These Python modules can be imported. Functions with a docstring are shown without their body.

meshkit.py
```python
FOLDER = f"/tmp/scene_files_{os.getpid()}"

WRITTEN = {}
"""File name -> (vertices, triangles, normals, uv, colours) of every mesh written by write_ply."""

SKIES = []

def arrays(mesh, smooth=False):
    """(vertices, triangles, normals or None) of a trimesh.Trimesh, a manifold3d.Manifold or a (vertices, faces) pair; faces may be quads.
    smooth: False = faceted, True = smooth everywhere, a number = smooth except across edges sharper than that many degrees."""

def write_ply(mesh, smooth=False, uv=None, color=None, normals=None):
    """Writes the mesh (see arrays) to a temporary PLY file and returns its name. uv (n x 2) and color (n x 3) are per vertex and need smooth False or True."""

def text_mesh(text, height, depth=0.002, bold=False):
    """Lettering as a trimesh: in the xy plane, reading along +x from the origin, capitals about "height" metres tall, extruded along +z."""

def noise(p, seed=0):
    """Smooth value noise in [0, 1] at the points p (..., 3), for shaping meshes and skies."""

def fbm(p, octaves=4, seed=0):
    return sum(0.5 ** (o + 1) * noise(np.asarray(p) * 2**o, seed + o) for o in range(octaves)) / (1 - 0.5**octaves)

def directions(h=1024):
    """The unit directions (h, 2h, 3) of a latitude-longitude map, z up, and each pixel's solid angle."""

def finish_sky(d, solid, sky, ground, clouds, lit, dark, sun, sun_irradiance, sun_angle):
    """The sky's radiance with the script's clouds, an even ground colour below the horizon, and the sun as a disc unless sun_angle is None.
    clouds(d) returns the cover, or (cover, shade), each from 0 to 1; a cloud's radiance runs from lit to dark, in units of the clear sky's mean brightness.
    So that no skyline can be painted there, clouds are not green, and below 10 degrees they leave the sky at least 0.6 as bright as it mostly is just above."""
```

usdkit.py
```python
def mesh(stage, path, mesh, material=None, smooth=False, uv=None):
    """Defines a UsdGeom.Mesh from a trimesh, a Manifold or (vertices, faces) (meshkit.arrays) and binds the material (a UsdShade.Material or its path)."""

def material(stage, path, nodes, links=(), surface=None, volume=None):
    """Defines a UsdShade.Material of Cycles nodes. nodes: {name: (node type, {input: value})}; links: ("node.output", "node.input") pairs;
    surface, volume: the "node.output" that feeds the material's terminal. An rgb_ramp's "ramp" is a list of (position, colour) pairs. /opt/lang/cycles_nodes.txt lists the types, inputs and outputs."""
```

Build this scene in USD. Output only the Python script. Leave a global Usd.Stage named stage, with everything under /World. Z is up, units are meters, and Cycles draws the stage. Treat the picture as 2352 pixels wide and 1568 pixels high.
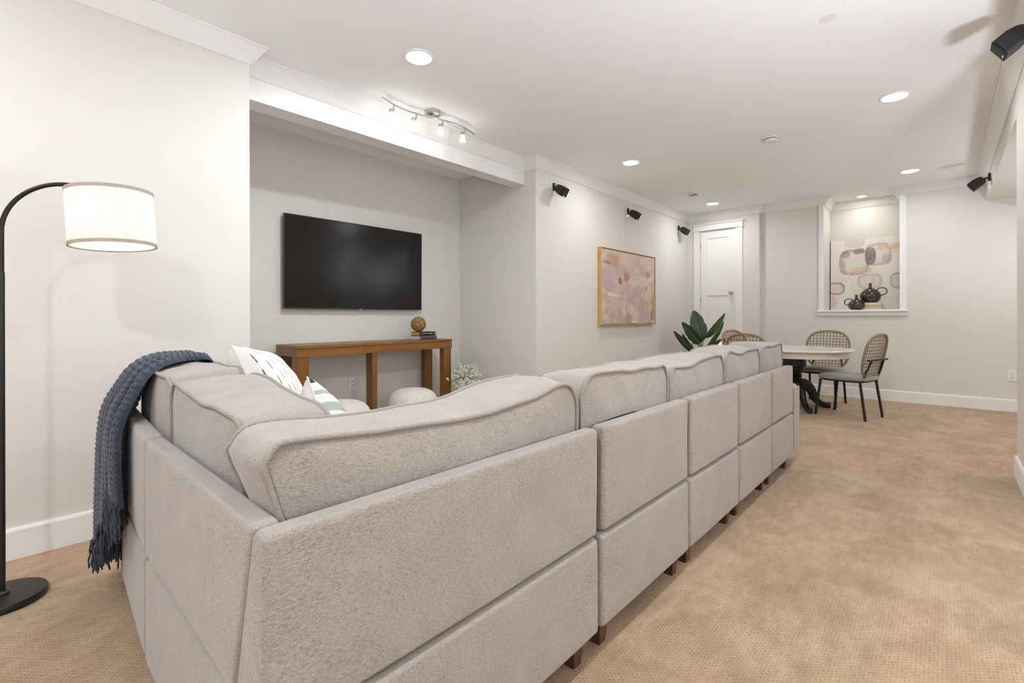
import math, random
import numpy as np, trimesh, manifold3d
import usdkit, meshkit
from pxr import Usd, UsdGeom, UsdLux, UsdShade, Gf, Sdf, Vt

random.seed(7)
rng = np.random.default_rng(7)
stage = Usd.Stage.CreateInMemory()
UsdGeom.SetStageUpAxis(stage, UsdGeom.Tokens.z)
UsdGeom.SetStageMetersPerUnit(stage, 1.0)
UsdGeom.Xform.Define(stage, '/World')
UsdGeom.Scope.Define(stage, '/World/Looks')

# ------------------------------------------------------------------ camera, light levels, exposure
YAW, ROLL = 0.732, -0.002585
EXPOSURE = 0.0
LENS_NEAR = (316.8, 330.0, 349.8)      # radiance of the unseen ceiling light above the camera
LENS_FAR = (158.4, 160, 163.2)       # the far ones are a little warmer
ALCOVE_GLOW = (480.0, 500.0, 530.0)     # the one in front of the TV recess
UNSEEN_REAR_LEFT_GLOW = (249.6, 260.0, 275.6)  # out of view behind the camera, lights the left wall
UNSEEN_REAR_RIGHT_GLOW = (614.4, 640.0, 678.4)  # out of view behind the camera, set to light the sofa side
NICHE_GLOW = (129.0, 126.0, 118.0)
TRACK_GLOW = (52.0, 52.0, 51.5)
LAMP_GLOW = (34.0, 33.5, 32.5)
DAYLIGHT = (1.16, 1.2, 1.28)             # overcast sky light let in by the unseen side windows
FILL_UPLIGHT_REAR = (57.0, 60, 67.2)     # fill light of added uplighters out of view, lifting the ceiling
FILL_UPLIGHT_SIDE = (266.0, 280, 313.6)
FILL_UPLIGHT_HALL = (43.7, 46, 50.6)
fw = np.array([math.cos(YAW), math.sin(YAW), 0]); rt = np.array([math.sin(YAW), -math.cos(YAW), 0]); up = np.array([0, 0, 1.0])
r2 = math.cos(ROLL) * rt + math.sin(ROLL) * up; u2 = math.cos(ROLL) * up - math.sin(ROLL) * rt
cam = UsdGeom.Camera.Define(stage, '/World/camera')
cm = np.eye(4); cm[0, :3] = r2; cm[1, :3] = u2; cm[2, :3] = -fw; cm[3, :3] = (0, 0, 1.09)
cam.AddTransformOp().Set(Gf.Matrix4d(*[float(x) for x in cm.ravel()]))
cam.CreateHorizontalApertureAttr(36.0); cam.CreateVerticalApertureAttr(24.0)
cam.CreateFocalLengthAttr(1104.26 / 2352 * 36.0)
cam.CreateVerticalApertureOffsetAttr(-55.76 / 2352 * 36.0)
cam.CreateClippingRangeAttr(Gf.Vec2f(0.02, 100))
cam.CreateExposureAttr(EXPOSURE)
dome = UsdLux.DomeLight.Define(stage, '/World/sky')
dome.CreateIntensityAttr(1.0); dome.CreateColorAttr(Gf.Vec3f(*DAYLIGHT))

# ------------------------------------------------------------------ node graphs
class Ref(str):
    pass

class G:
    def __init__(self):
        self.n, self.l, self.k = {}, [], 0
    def add(self, kind, out=None, **inp):
        self.k += 1; name = f'n{self.k}'; vals = {}
        for a, b in inp.items():
            if isinstance(b, Ref): self.l.append((str(b), f'{name}.{a}'))
            else: vals[a] = b
        self.n[name] = (kind, vals)
        return Ref(f'{name}.{out}') if out else name
    def m(self, op, a, b=0.0, c=0.0, clamp=False):
        return self.add('math', 'value', math_type=op, value1=a, value2=b, value3=c, use_clamp=clamp)
    def mixc(self, fac, a, b, kind='mix'):
        return self.add('mix', 'color', mix_type=kind, fac=fac, color1=a, color2=b)
    def ramp(self, fac, stops):
        return self.add('rgb_ramp', 'color', fac=fac, ramp=stops)
    def pos(self):
        return self.add('geometry', 'position')
    def obj(self):
        return self.add('texture_coordinate', 'object')
    def uv(self):
        return self.add('texture_coordinate', 'UV')
    def map(self, v, scale=(1, 1, 1), loc=(0, 0, 0), rot=(0, 0, 0)):
        return self.add('mapping', 'vector', mapping_type='point', vector=v, scale=scale, location=loc, rotation=rot)
    def noise(self, v, scale=1.0, detail=2.0, rough=.5, dist=0.0, out='fac'):
        return self.add('noise_texture', out, vector=v, scale=scale, detail=detail, roughness=rough, distortion=dist)
    def sep(self, v):
        n = self.add('separate_xyz', vector=v); return Ref(n + '.x'), Ref(n + '.y'), Ref(n + '.z')
    def bump(self, h, dist=.001, strength=1.0):
        return self.add('bump', 'normal', height=h, distance=dist, strength=strength)
    def done(self, name, **p):
        b = self.add('principled_bsdf', 'BSDF', **p)
        return usdkit.material(stage, f'/World/Looks/{name}', self.n, self.l, surface=str(b))

def mat(name, base, rough=.5, noise=None, bump=None, **kw):
    g = G(); col = base
    if noise:
        sc, amt = noise
        f = g.noise(g.pos(), sc, 3.0)
        col = g.ramp(f, [(.3, tuple(c * (1 - amt) for c in base)), (.7, tuple(min(1, c * (1 + amt)) for c in base))])
    p = dict(base_color=col, roughness=rough, **kw)
    if bump:
        p['normal'] = g.bump(g.noise(g.pos(), bump[0], 2.0), bump[1])
    return g.done(name, **p)

def glow(name, rgb):
    s = max(rgb)
    return usdkit.material(stage, f'/World/Looks/{name}', {'e': ('emission', {'color': tuple(c / s for c in rgb), 'strength': s})}, [], surface='e.emission')

MW = mat('wall_paint', (.70, .677, .628), .75, bump=(260, .00025))
MCEIL = mat('ceiling_paint', (.90, .91, .92), .85, bump=(220, .0003))
MTRIM = mat('trim_paint', (.83, .82, .80), .38)
MDOOR = mat('door_paint', (.83, .815, .79), .42)
MBLACK = mat('black_metal', (.016, .015, .014), .42, metallic=.2)
MBRONZE = mat('dark_bronze_metal', (.026, .021, .018), .34, metallic=.7)
MPLAS = mat('black_plastic', (.013, .012, .011), .5)
MGRILL = mat('speaker_grille', (.008, .0075, .007), .8, bump=(1500, .0006))
MWHITEP = mat('white_plastic', (.78, .77, .74), .35)
MNICKEL = mat('brushed_nickel', (.52, .49, .45), .33, metallic=1.0, bump=(900, .0001))
MDARK = mat('dark_slot', (.03, .025, .022), .8)
MLEG = mat('dark_walnut_leg', (.085, .035, .018), .4, noise=(40, .3))

def fabric():
    g = G(); p = g.pos()
    a = g.noise(g.map(p, (125, 125, 1100)), 1.0, 2.0, .6)
    nx_, ny_, nz_ = g.sep(g.add('geometry', 'normal'))
    iso = g.noise(p, 620.0, 2.0, .6)
    a = g.add('mix_float', 'result', fac=g.m('power', g.m('absolute', nz_), 2.0), a=a, b=iso)
    b = g.noise(g.map(p, (1100, 1100, 170)), 1.0, 2.0, .6)
    c = g.noise(p, 9.0, 3.0)
    f = g.m('add', g.m('add', g.m('multiply', a, .62), g.m('multiply', b, .38)), g.m('multiply', g.m('subtract', c, .5), .10))
    col = g.ramp(f, [(.33, (.11, .09, .075)), (.44, (.275, .238, .206)), (.54, (.355, .312, .273)), (.70, (.46, .415, .368))])
    return g.done('heathered_linen', base_color=col, roughness=.92, sheen_weight=.25, sheen_roughness=.5, normal=g.bump(f, .0007))
MFAB = fabric()
MPIPE = mat('welt_linen', (.285, .248, .215), .92, noise=(500, .35), sheen_weight=.2)

def carpet():
    g = G(); p = g.pos(); x, y, z = g.sep(p)
    wob = g.noise(p, 60.0, 2.0)
    P1, P2 = .0165, .0105
    row = g.m('floor', g.m('divide', y, P2))
    ox = g.m('multiply', g.m('floored_modulo', row, 2.0), .5)
    fx = g.m('subtract', g.m('fraction', g.m('add', g.m('add', g.m('divide', x, P1), ox), g.m('multiply', wob, .25))), .5)
    fy = g.m('subtract', g.m('fraction', g.m('divide', y, P2)), .5)
    d = g.m('sqrt', g.m('add', g.m('multiply', g.m('multiply', fx, fx), 1.0), g.m('multiply', g.m('multiply', fy, fy), .55)))
    ci = g.add('vector_math', 'vector', math_type='floor', vector1=g.map(p, (1 / P1, 1 / P2, 0)))
    wn = g.add('white_noise_texture', 'value', dimensions='3D', vector=ci)
    d = g.m('add', d, g.m('multiply', wn, .13))
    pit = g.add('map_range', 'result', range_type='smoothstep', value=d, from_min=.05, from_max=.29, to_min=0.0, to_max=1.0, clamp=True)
    yarn = g.noise(p, 420.0, 3.0, .7)
    nap = g.noise(p, 3.2, 5.0, .62, .6)
    nap2 = g.noise(g.map(p, (1, 2.2, 1)), 9.0, 4.0, .6)
    nf = g.m('add', g.m('multiply', nap, .6), g.m('multiply', nap2, .4))
    base = g.ramp(nf, [(.36, (.42, .27, .148)), (.5, (.53, .36, .21)), (.62, (.64, .46, .295))])
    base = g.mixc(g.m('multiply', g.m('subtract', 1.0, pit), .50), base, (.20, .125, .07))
    lump = g.noise(p, 130.0, 3.0, .7)
    base = g.mixc(.5, base, g.ramp(lump, [(.3, (.60, .57, .54)), (.65, (1.08, 1.08, 1.08))]), 'multiply')
    base = g.mixc(.7, base, g.ramp(yarn, [(.3, (.42, .39, .35)), (.68, (1.1, 1.1, 1.1))]), 'multiply')
    h = g.m('add', g.m('multiply', pit, .6), g.m('add', g.m('multiply', yarn, .45), g.m('multiply', lump, .5)))
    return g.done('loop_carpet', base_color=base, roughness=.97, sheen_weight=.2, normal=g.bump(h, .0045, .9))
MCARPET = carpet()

def wood(name, dark, light, axis=0, scale=1.0, rough=.38):
    g = G(); sc = [14, 14, 14]; sc[axis] = 1.2
    p = g.map(g.pos(), tuple(s * scale for s in sc))
    a = g.noise(p, 1.0, 4.0, .6, .8); b = g.noise(g.map(p, (5, 5, 5)), 1.0, 3.0, .6)
    f = g.m('add', g.m('multiply', a, .7), g.m('multiply', b, .3))
    return g.done(name, base_color=g.ramp(f, [(.32, dark), (.66, light)]), roughness=rough, coat_weight=.15, coat_roughness=.3)
MWOODX = wood('stained_wood_long', (.125, .046, .007), (.27, .112, .018), 0)
MWOODZ = wood('stained_wood_upright', (.115, .042, .007), (.25, .103, .017), 2)
MGOLD = wood('golden_oak_frame', (.42, .25, .06), (.66, .46, .15), 2, 2.0)

# ------------------------------------------------------------------ prims
used = {}
def numbered(parent, name):
    k = (parent, name); n = used.get(k, 0); used[k] = n + 1
    return f'{parent}/{name}' + (f'_{n:03d}' if n else '')

def tag(prim, label=None, cat=None, group=None, kind=None):
    for k, v in (('label', label), ('category', cat), ('group', group), ('kind', kind)):
        if v: prim.SetCustomDataByKey(k, v)
    return prim

def thing(name, label, cat, loc=(0, 0, 0), rotz=0.0, group=None):
    x = UsdGeom.Xform.Define(stage, numbered('/World', name))
    x.AddTranslateOp().Set(Gf.Vec3d(*map(float, loc))); x.AddRotateZOp().Set(float(rotz))
    return tag(x.GetPrim(), label, cat, group)

def part(parent, name, mesh, material, smooth=35, uv=None, label=None, kind=None):
    pp = '/World' if parent is None else str(parent.GetPath())
    m = usdkit.mesh(stage, numbered(pp, name), mesh, material, smooth if uv is None else True, uv)
    return tag(m.GetPrim(), label, None, None, kind)

def struct(name, mesh, material, smooth=False):
    return part(None, name, mesh, material, smooth, kind='structure')

def dup(root, label, loc, rotz=0.0):
    was = root.GetCustomData()
    r = thing(root.GetName(), label, was['category'], loc, rotz, was.get('group'))
    r.GetReferences().AddInternalReference(root.GetPath()); r.SetInstanceable(True)
    return r

# ------------------------------------------------------------------ shapes
def cat(*ms):
    return trimesh.util.concatenate([m for m in ms if m is not None])

def box(lo, hi):
    lo, hi = np.array(lo, float), np.array(hi, float)
    m = trimesh.creation.box(hi - lo); m.apply_translation((lo + hi) / 2); return m

_dirs = {}
def rbox(lo, hi, r, n=3):
    """box with rounded edges: hull of eight sphere octants"""
    lo, hi = np.array(lo, float), np.array(hi, float)
    r = min(r, (hi - lo).min() / 2 * .999)
    if n not in _dirs:
        t = np.linspace(0, math.pi / 2, n + 1); d = []
        for a in t:
            for b in t: d.append((math.cos(a) * math.cos(b), math.cos(a) * math.sin(b), math.sin(a)))
        _dirs[n] = np.unique(np.round(d, 6), axis=0)
    pts = []
    for s in np.ndindex(2, 2, 2):
        s = np.array(s) * 2 - 1
        c = np.where(s > 0, hi - r, lo + r)
        pts.append(c + _dirs[n] * s * r)
    mm = manifold3d.Manifold.hull_points(np.vstack(pts)).to_mesh()
    return trimesh.Trimesh(mm.vert_properties[:, :3], mm.tri_verts, process=False)

def hull(pts):
    mm = manifold3d.Manifold.hull_points(np.array(pts, float)).to_mesh()
    return trimesh.Trimesh(mm.vert_properties[:, :3], mm.tri_verts, process=False)

def xf(m, R=None, t=None):
    m = m.copy(); T = np.eye(4)
    if R is not None: T[:3, :3] = R
    if t is not None: T[:3, 3] = t
    m.apply_transform(T); return m

def rot(axis, deg):
    return trimesh.transformations.rotation_matrix(math.radians(deg), axis)[:3, :3]

def loft(rings, closed_u=True, cap=True, closed_v=False):
    """rings: (m, n, 3) array; closed_u: each ring closes on itself"""
    R = np.asarray(rings, float); m, n = R.shape[:2]; v = R.reshape(-1, 3); f = []
    i, j = np.meshgrid(np.arange(m if closed_v else m - 1), np.arange(n if closed_u else n - 1), indexing='ij')
    a = (i * n + j).ravel(); b = (i * n + (j + 1) % n).ravel(); c = (((i + 1) % m) * n + (j + 1) % n).ravel(); d = (((i + 1) % m) * n + j).ravel()
    f = np.vstack([np.stack([a, b, c], 1), np.stack([a, c, d], 1)])
    if cap and closed_u and not closed_v:
        v = np.vstack([v, R[0].mean(0), R[-1].mean(0)]); c0, c1 = m * n, m * n + 1
        k = np.arange(n); k2 = (k + 1) % n
        f = np.vstack([f, np.stack([np.full(n, c0), k2, k], 1), np.stack([np.full(n, c1), (m - 1) * n + k, (m - 1) * n + k2], 1)])
    t = trimesh.Trimesh(v, f, process=False)
    return t

def frames(P, closed=False):
    P = np.asarray(P, float)
    T = (np.roll(P, -1, 0) - np.roll(P, 1, 0)) if closed else np.gradient(P, axis=0)
    T /= np.maximum(np.linalg.norm(T, axis=1, keepdims=True), 1e-12)
    ref = np.array([0, 0, 1.0]) if abs(T[0][2]) < .9 else np.array([1.0, 0, 0])
    N = np.zeros_like(P); n = np.cross(T[0], ref); n /= np.linalg.norm(n)
    for i in range(len(P)):
        n = n - T[i] * (n @ T[i]); n /= max(np.linalg.norm(n), 1e-12); N[i] = n
    return T, N, np.cross(T, N)

def tube(P, r, n=10, closed=False):
    P = np.asarray(P, float); T, N, B = frames(P, closed)
    r = np.broadcast_to(np.asarray(r, float), (len(P),))
    a = np.linspace(0, 2 * math.pi, n, endpoint=False)
    rings = P[:, None] + r[:, None, None] * (np.cos(a)[None, :, None] * N[:, None] + np.sin(a)[None, :, None] * B[:, None])
    m = loft(rings, True, not closed, closed); m.invert() if m.volume < 0 else None
    return m

def bar(p0, p1, w, h=None, up=(0, 0, 1)):
    """rectangular bar between two points"""
    p0, p1 = np.array(p0, float), np.array(p1, float); d = p1 - p0; L = np.linalg.norm(d); d /= L; h = w if h is None else h
    u = np.array(up, float)
    if abs(d @ u) > .95: u = np.array([1.0, 0, 0])
    s = np.cross(d, u); s /= np.linalg.norm(s); q = np.cross(s, d)
    m = rbox((-w / 2, 0, -h / 2), (w / 2, L, h / 2), min(w, h) * .18, 2)
    return xf(m, np.stack([s, d, q], 1), p0)

def lathe(prof, n=40, center=(0, 0, 0)):
    prof = np.asarray(prof, float); a = np.linspace(0, 2 * math.pi, n, endpoint=False)
    rings = np.stack([np.outer(prof[:, 0], np.cos(a)), np.outer(prof[:, 0], np.sin(a)), np.repeat(prof[:, 1:2], n, 1)], -1)
    m = loft(rings); m.apply_translation(center)
    if m.volume < 0: m.invert()
    return m

def disk(r, z0, z1, n=48, c=(0, 0, 0), bev=.15):
    b = (z1 - z0) * bev
    return lathe([(r - b, z0), (r, z0 + b), (r, z1 - b), (r - b, z1)], n, c)

def spline(P, n):
    P = np.asarray(P, float); t = np.r_[0, np.cumsum(np.linalg.norm(np.diff(P, axis=0), axis=1))]
    from scipy.interpolate import CubicSpline
    return CubicSpline(t / t[-1], P)(np.linspace(0, 1, n))

def softgrid(lo, hi, r, n=(10, 10, 10)):
    """rounded box with an even surface grid, for warping: returns trimesh"""
    lo, hi = np.array(lo, float), np.array(hi, float); V, F, off = [], [], 0
    def axis(a, k):
        L = hi[a] - lo[a]; rr = min(r, L * .45)
        inner = np.linspace(rr, L - rr, max(k, 2)); q = np.linspace(0, rr, 4)
        return lo[a] + np.r_[q[:-1], inner, L - q[:-1][::-1]]
    ax = [axis(a, n[a]) for a in range(3)]
    for a in range(3):
        b, c = [(1, 2), (2, 0), (0, 1)][a]
        for s in (0, 1):
            B, C = np.meshgrid(ax[b], ax[c], indexing='ij'); P = np.zeros(B.shape + (3,)); P[..., b] = B; P[..., c] = C; P[..., a] = hi[a] if s else lo[a]
            nb, nc = B.shape; i, j = np.meshgrid(np.arange(nb - 1), np.arange(nc - 1), indexing='ij')
            q0 = (i * nc + j).ravel(); q1 = q0 + nc; q2 = q1 + 1; q3 = q0 + 1
            f = np.vstack([np.stack([q0, q1, q2], 1), np.stack([q0, q2, q3], 1)]) + off
            if not s: f = f[:, ::-1]
            V.append(P.reshape(-1, 3)); F.append(f); off += P.size // 3
    m = trimesh.Trimesh(np.vstack(V), np.vstack(F), process=False); m.merge_vertices()
    v = np.array(m.vertices); c = np.clip(v, lo + r, hi - r); d = v - c; L = np.linalg.norm(d, axis=1, keepdims=True)
    m.vertices = c + np.where(L > 1e-9, d / np.maximum(L, 1e-9) * np.minimum(L, r), 0)
    return m

def warp(m, f):
    m = m.copy(); m.vertices = f(np.array(m.vertices))
    if m.volume < 0: m.invert()
    return m

# ------------------------------------------------------------------ the room
H = 2.736; YL = 3.142; YR = -.369; XF = 7.86; XD = 7.77; YB = 4.32
struct('floor', box((-2.3, -2.7, -.08), (8.0, 4.42, 0)), MCARPET)
struct('ceiling', box((-2.3, -2.7, H), (8.6, 4.42, H + .1)), MCEIL)
struct('wall_left', box((-2.3, YL, 0), (1.111, 4.42, H)), MW)
struct('wall_recess', box((1.111, YB, 0), (3.868, 4.42, H)), MW)
struct('wall_gallery', box((3.868, YL, 0), (7.87, 4.42, H)), MW)
struct('wall_door', cat(box((XD, 2.04, 0), (XD + .1, 2.372, H)), box((XD, 2.914, 0), (XD + .1, YL, H)), box((XD, 2.372, 2.459), (XD + .1, 2.914, H)),
                        box((XD + .06, 2.372, 0), (XD + .1, 2.914, 2.459))), MW)
struct('wall_far', cat(box((XF, -2.7, 0), (XF + .1, .418, H)), box((XF, 1.24, 0), (XF + .1, 2.06, H)), box((XF, .418, 0), (XF + .1, 1.24, 1.14))), MW)
struct('wall_niche', cat(box((XF + .1, 1.24, 1.0), (8.5, 1.34, H)), box((XF + .1, .318, 1.0), (8.5, .418, H)), box((8.40, .418, 1.0), (8.5, 1.24, H))), MW)
YH = -2.6
struct('wall_right', box((3.75, YR - .12, 0), (4.72, YR, 2.436)), MW)
struct('wall_back', box((-2.3, -2.7, 0), (-2.2, YL, H)), MW)
unseen_wins = [(-1.7, .5, .85, 2.2), (.95, 3.15, .85, 2.2), (5.30, 6.42, 1.72, 2.4), (6.68, 7.74, 1.72, 2.4)]  # all out of view; the wide openings are added to light the sofa back
hw, xa = [], -2.3
for a, b, c, e in unseen_wins:
    hw += [box((xa, YH - .1, 0), (a, YH, H)), box((a, YH - .1, 0), (b, YH, c)), box((a, YH - .1, e), (b, YH, H))]; xa = b
hw.append(box((xa, YH - .1, 0), (7.96, YH, H)))
struct('wall_hallway', cat(*hw), MW)
struct('soffit_hallway', box((-2.3, YH, 2.436), (XF, YR, H)), MW)
struct('soffit_recess', box((1.111, 3.297, 2.487), (3.868, 3.458, H)), MTRIM)

def offset_path(path, d, closed):
    P = np.asarray(path, float); n = len(P); out = []
    for i in range(n):
        segs = []
        if closed or i > 0: segs.append(P[i] - P[(i - 1) % n])
        if closed or i < n - 1: segs.append(P[(i + 1) % n] - P[i])
        ns = [np.array([s[1], -s[0]]) / np.linalg.norm(s) for s in segs]      # right-hand side
        if len(ns) == 1: out.append(P[i] + d * ns[0])
        else:
            k = ns[0] + ns[1]; out.append(P[i] + d * k / (1 + ns[0] @ ns[1]))
    return np.array(out)

def moulding(path, prof, closed=False):
    """one mitred length per side of the path; prof = (distance from the wall, height) points"""
    offs = [offset_path(path, p[0], closed) for p in prof]; n = len(path); res = []
    for i in range(n if closed else n - 1):
        j = (i + 1) % n
        r = np.array([[[*offs[k][q], prof[k][1]] for k in range(len(prof))] for q in (i, j)])
        m = loft(r)
        if m.volume < 0: m.invert()
        res.append(m)
    return res
crown_path = [(-2.2, YR), (-2.2, YL), (1.111, YL), (1.111, 3.297), (3.868, 3.297), (3.868, YL), (XD, YL), (XD, 2.04), (XF, 2.04), (XF, 1.24), (8.40, 1.24), (8.40, .418), (XF, .418), (XF, YR)]
crown = [(0, 2.629), (.007, 2.629), (.014, 2.636), (.076, 2.722), (.085, 2.726), (.085, H), (0, H)]
k = 0
for m in moulding(crown_path, crown, True):
    k += 1; struct(f'trim_{k}', m, MTRIM)
bb = [(0, 0), (.015, 0), (.015, .128), (.011, .14), (0, .14)]
for nm, path in (('left', [(-2.2, YL), (1.111, YL), (1.111, YB)]), ('recess', [(1.111, YB), (3.868, YB)]), ('gallery', [(3.868, YB), (3.868, YL), (XD, YL), (XD, 3.02)]),
                 ('far', [(XD, 2.266), (XD, 2.04), (XF, 2.04), (XF, YH)]), ('right', [(4.72, YR - .12), (4.72, YR), (3.75, YR), (3.75, YR - .12), (4.72, YR - .12)]), ('back', [(-2.2, YH), (-2.2, YL)])):
    struct(f'baseboard_{nm}', cat(*moulding(path, bb)), MTRIM)

# niche casing, sill and apron
k += 1; struct(f'trim_{k}', cat(box((XF - .02, 1.24, 1.175), (XF, 1.292, 2.632)), box((XF - .024, 1.28, 1.175), (XF, 1.296, 2.632))), MTRIM)
k += 1; struct(f'trim_{k}', cat(box((XF - .02, .362, 1.175), (XF, .418, 2.632)), box((XF - .024, .352, 1.175), (XF, .366, 2.632))), MTRIM)
k += 1; struct(f'trim_{k}', cat(rbox((XF - .05, .335, 1.15), (8.40, 1.312, 1.176), .006), box((XF - .022, .35, 1.098), (XF, 1.297, 1.15))), MTRIM, 30)

# unseen windows: wide pair added as fill light, high pair mirrored in the TV
g = G(); fz = g.add('fresnel', 'fac', IOR=1.45)
mx = g.add('mix_closure', 'closure', fac=fz, closure1=g.add('transparent_bsdf', 'BSDF', color=(.96, .97, .97)), closure2=g.add('glossy_bsdf', 'BSDF', color=(1, 1, 1), roughness=.02))
MPANE = usdkit.material(stage, '/World/Looks/window_pane', g.n, g.l, surface=str(mx))
for i, (a, b, c, e) in enumerate(unseen_wins):
    w = UsdGeom.Xform.Define(stage, f'/World/window_{i + 1}').GetPrim(); tag(w, kind='structure')
    mid = (a + b) / 2
    part(w, 'window_frame', cat(box((a, YH - .07, c), (a + .05, YH - .03, e)), box((b - .05, YH - .07, c), (b, YH - .03, e)), box((a + .05, YH - .07, c), (b - .05, YH - .03, c + .05)), box((a + .05, YH - .07, e - .05), (b - .05, YH - .03, e))), MTRIM, False)
    part(w, 'mullion', box((mid - .02, YH - .065, c + .05), (mid + .02, YH - .035, e - .05)), MTRIM, False)
    for x0, x1 in ((a + .05, mid - .02), (mid + .02, b - .05)):
        part(w, 'window_pane', box((x0, YH - .053, c + .05), (x1, YH - .048, e - .05)), MPANE, False)
    part(w, 'window_casing', cat(box((a - .08, YH, c - .02), (a, YH + .02, e)), box((b, YH, c - .02), (b + .08, YH + .02, e)), box((a - .09, YH, e), (b + .09, YH + .022, e + .1)), box((a - .1, YH, c - .05), (b + .1, YH + .05, c - .02))), MTRIM, False)

# the door: slab with two recessed panels, casing with a stepped header
d = UsdGeom.Xform.Define(stage, '/World/door_1').GetPrim(); tag(d, kind='structure')
y0, y1, zt = 2.376, 2.910, 2.455; xs = XD + .012
stile = .105
part(d, 'door_slab', cat(box((xs, y0, .01), (xs + .04, y0 + stile, zt)), box((xs, y1 - stile, .01), (xs + .04, y1, zt)), box((xs, y0 + stile, zt - .125), (xs + .04, y1 - stile, zt)),
                         box((xs, y0 + stile, 1.425), (xs + .04, y1 - stile, 1.552)), box((xs, y0 + stile, .01), (xs + .04, y1 - stile, .22))), MDOOR, False)
part(d, 'door_panel', box((xs + .012, y0 + .08, 1.5), (xs + .03, y1 - .08, zt - .1)), MDOOR, False)
part(d, 'door_panel', box((xs + .012, y0 + .08, .2), (xs + .03, y1 - .08, 1.5)), MDOOR, False)
part(d, 'door_casing', cat(box((XD - .018, y1 + .005, 0), (XD, 3.012, 2.462)), box((XD - .018, 2.270, 0), (XD, y0 - .005, 2.462)), box((XD - .022, 2.266, 2.462), (XD, 3.016, 2.548)),
                           rbox((XD - .032, 2.252, 2.456), (XD, 3.03, 2.470), .004), rbox((XD - .04, 2.246, 2.546), (XD, 3.036, 2.563), .005)), MTRIM, 30)
kn = part(d, 'door_knob', xf(lathe([(.001, 0), (.028, 0), (.028, .006), (.01, .01), (.01, .03), (.024, .036), (.027, .048), (.02, .06), (.001, .063)], 20), rot((0, 1, 0), -90), (xs, 2.441, 1.46)), MNICKEL, label='brushed nickel knob')
for hz in (.35, 1.35, 2.22):
    part(d, 'hinge', box((xs - .006, y1 - .006, hz - .045), (xs + .004, y1 + .010, hz + .045)), MNICKEL, False)

# ------------------------------------------------------------------ ceiling fittings
MLN, MLF = glow('near_lens_glow', LENS_NEAR), glow('far_lens_glow', LENS_FAR)
MLB, MLC, MLA, MLS = glow('unseen_rear_lens_glow', UNSEEN_REAR_LEFT_GLOW), glow('unseen_rear_right_lens_glow', UNSEEN_REAR_RIGHT_GLOW), glow('alcove_lens_glow', ALCOVE_GLOW), glow('niche_lens_glow', NICHE_GLOW)
def downlight(x, y, r, label, m):
    t = thing('ceiling_light', label, 'ceiling light', (x, y, H), 0, 'recessed ceiling lights')
    part(t, 'trim_ring', lathe([(r, 0), (r, -.004), (r + .004, -.008), (r + .014, -.007), (r + .019, -.002), (r + .019, 0)], 48), MTRIM)
    part(t, 'lens', lathe([(.0005, -.003), (r, -.003), (r, -.001), (.0005, -.001)], 48), m, False)
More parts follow.
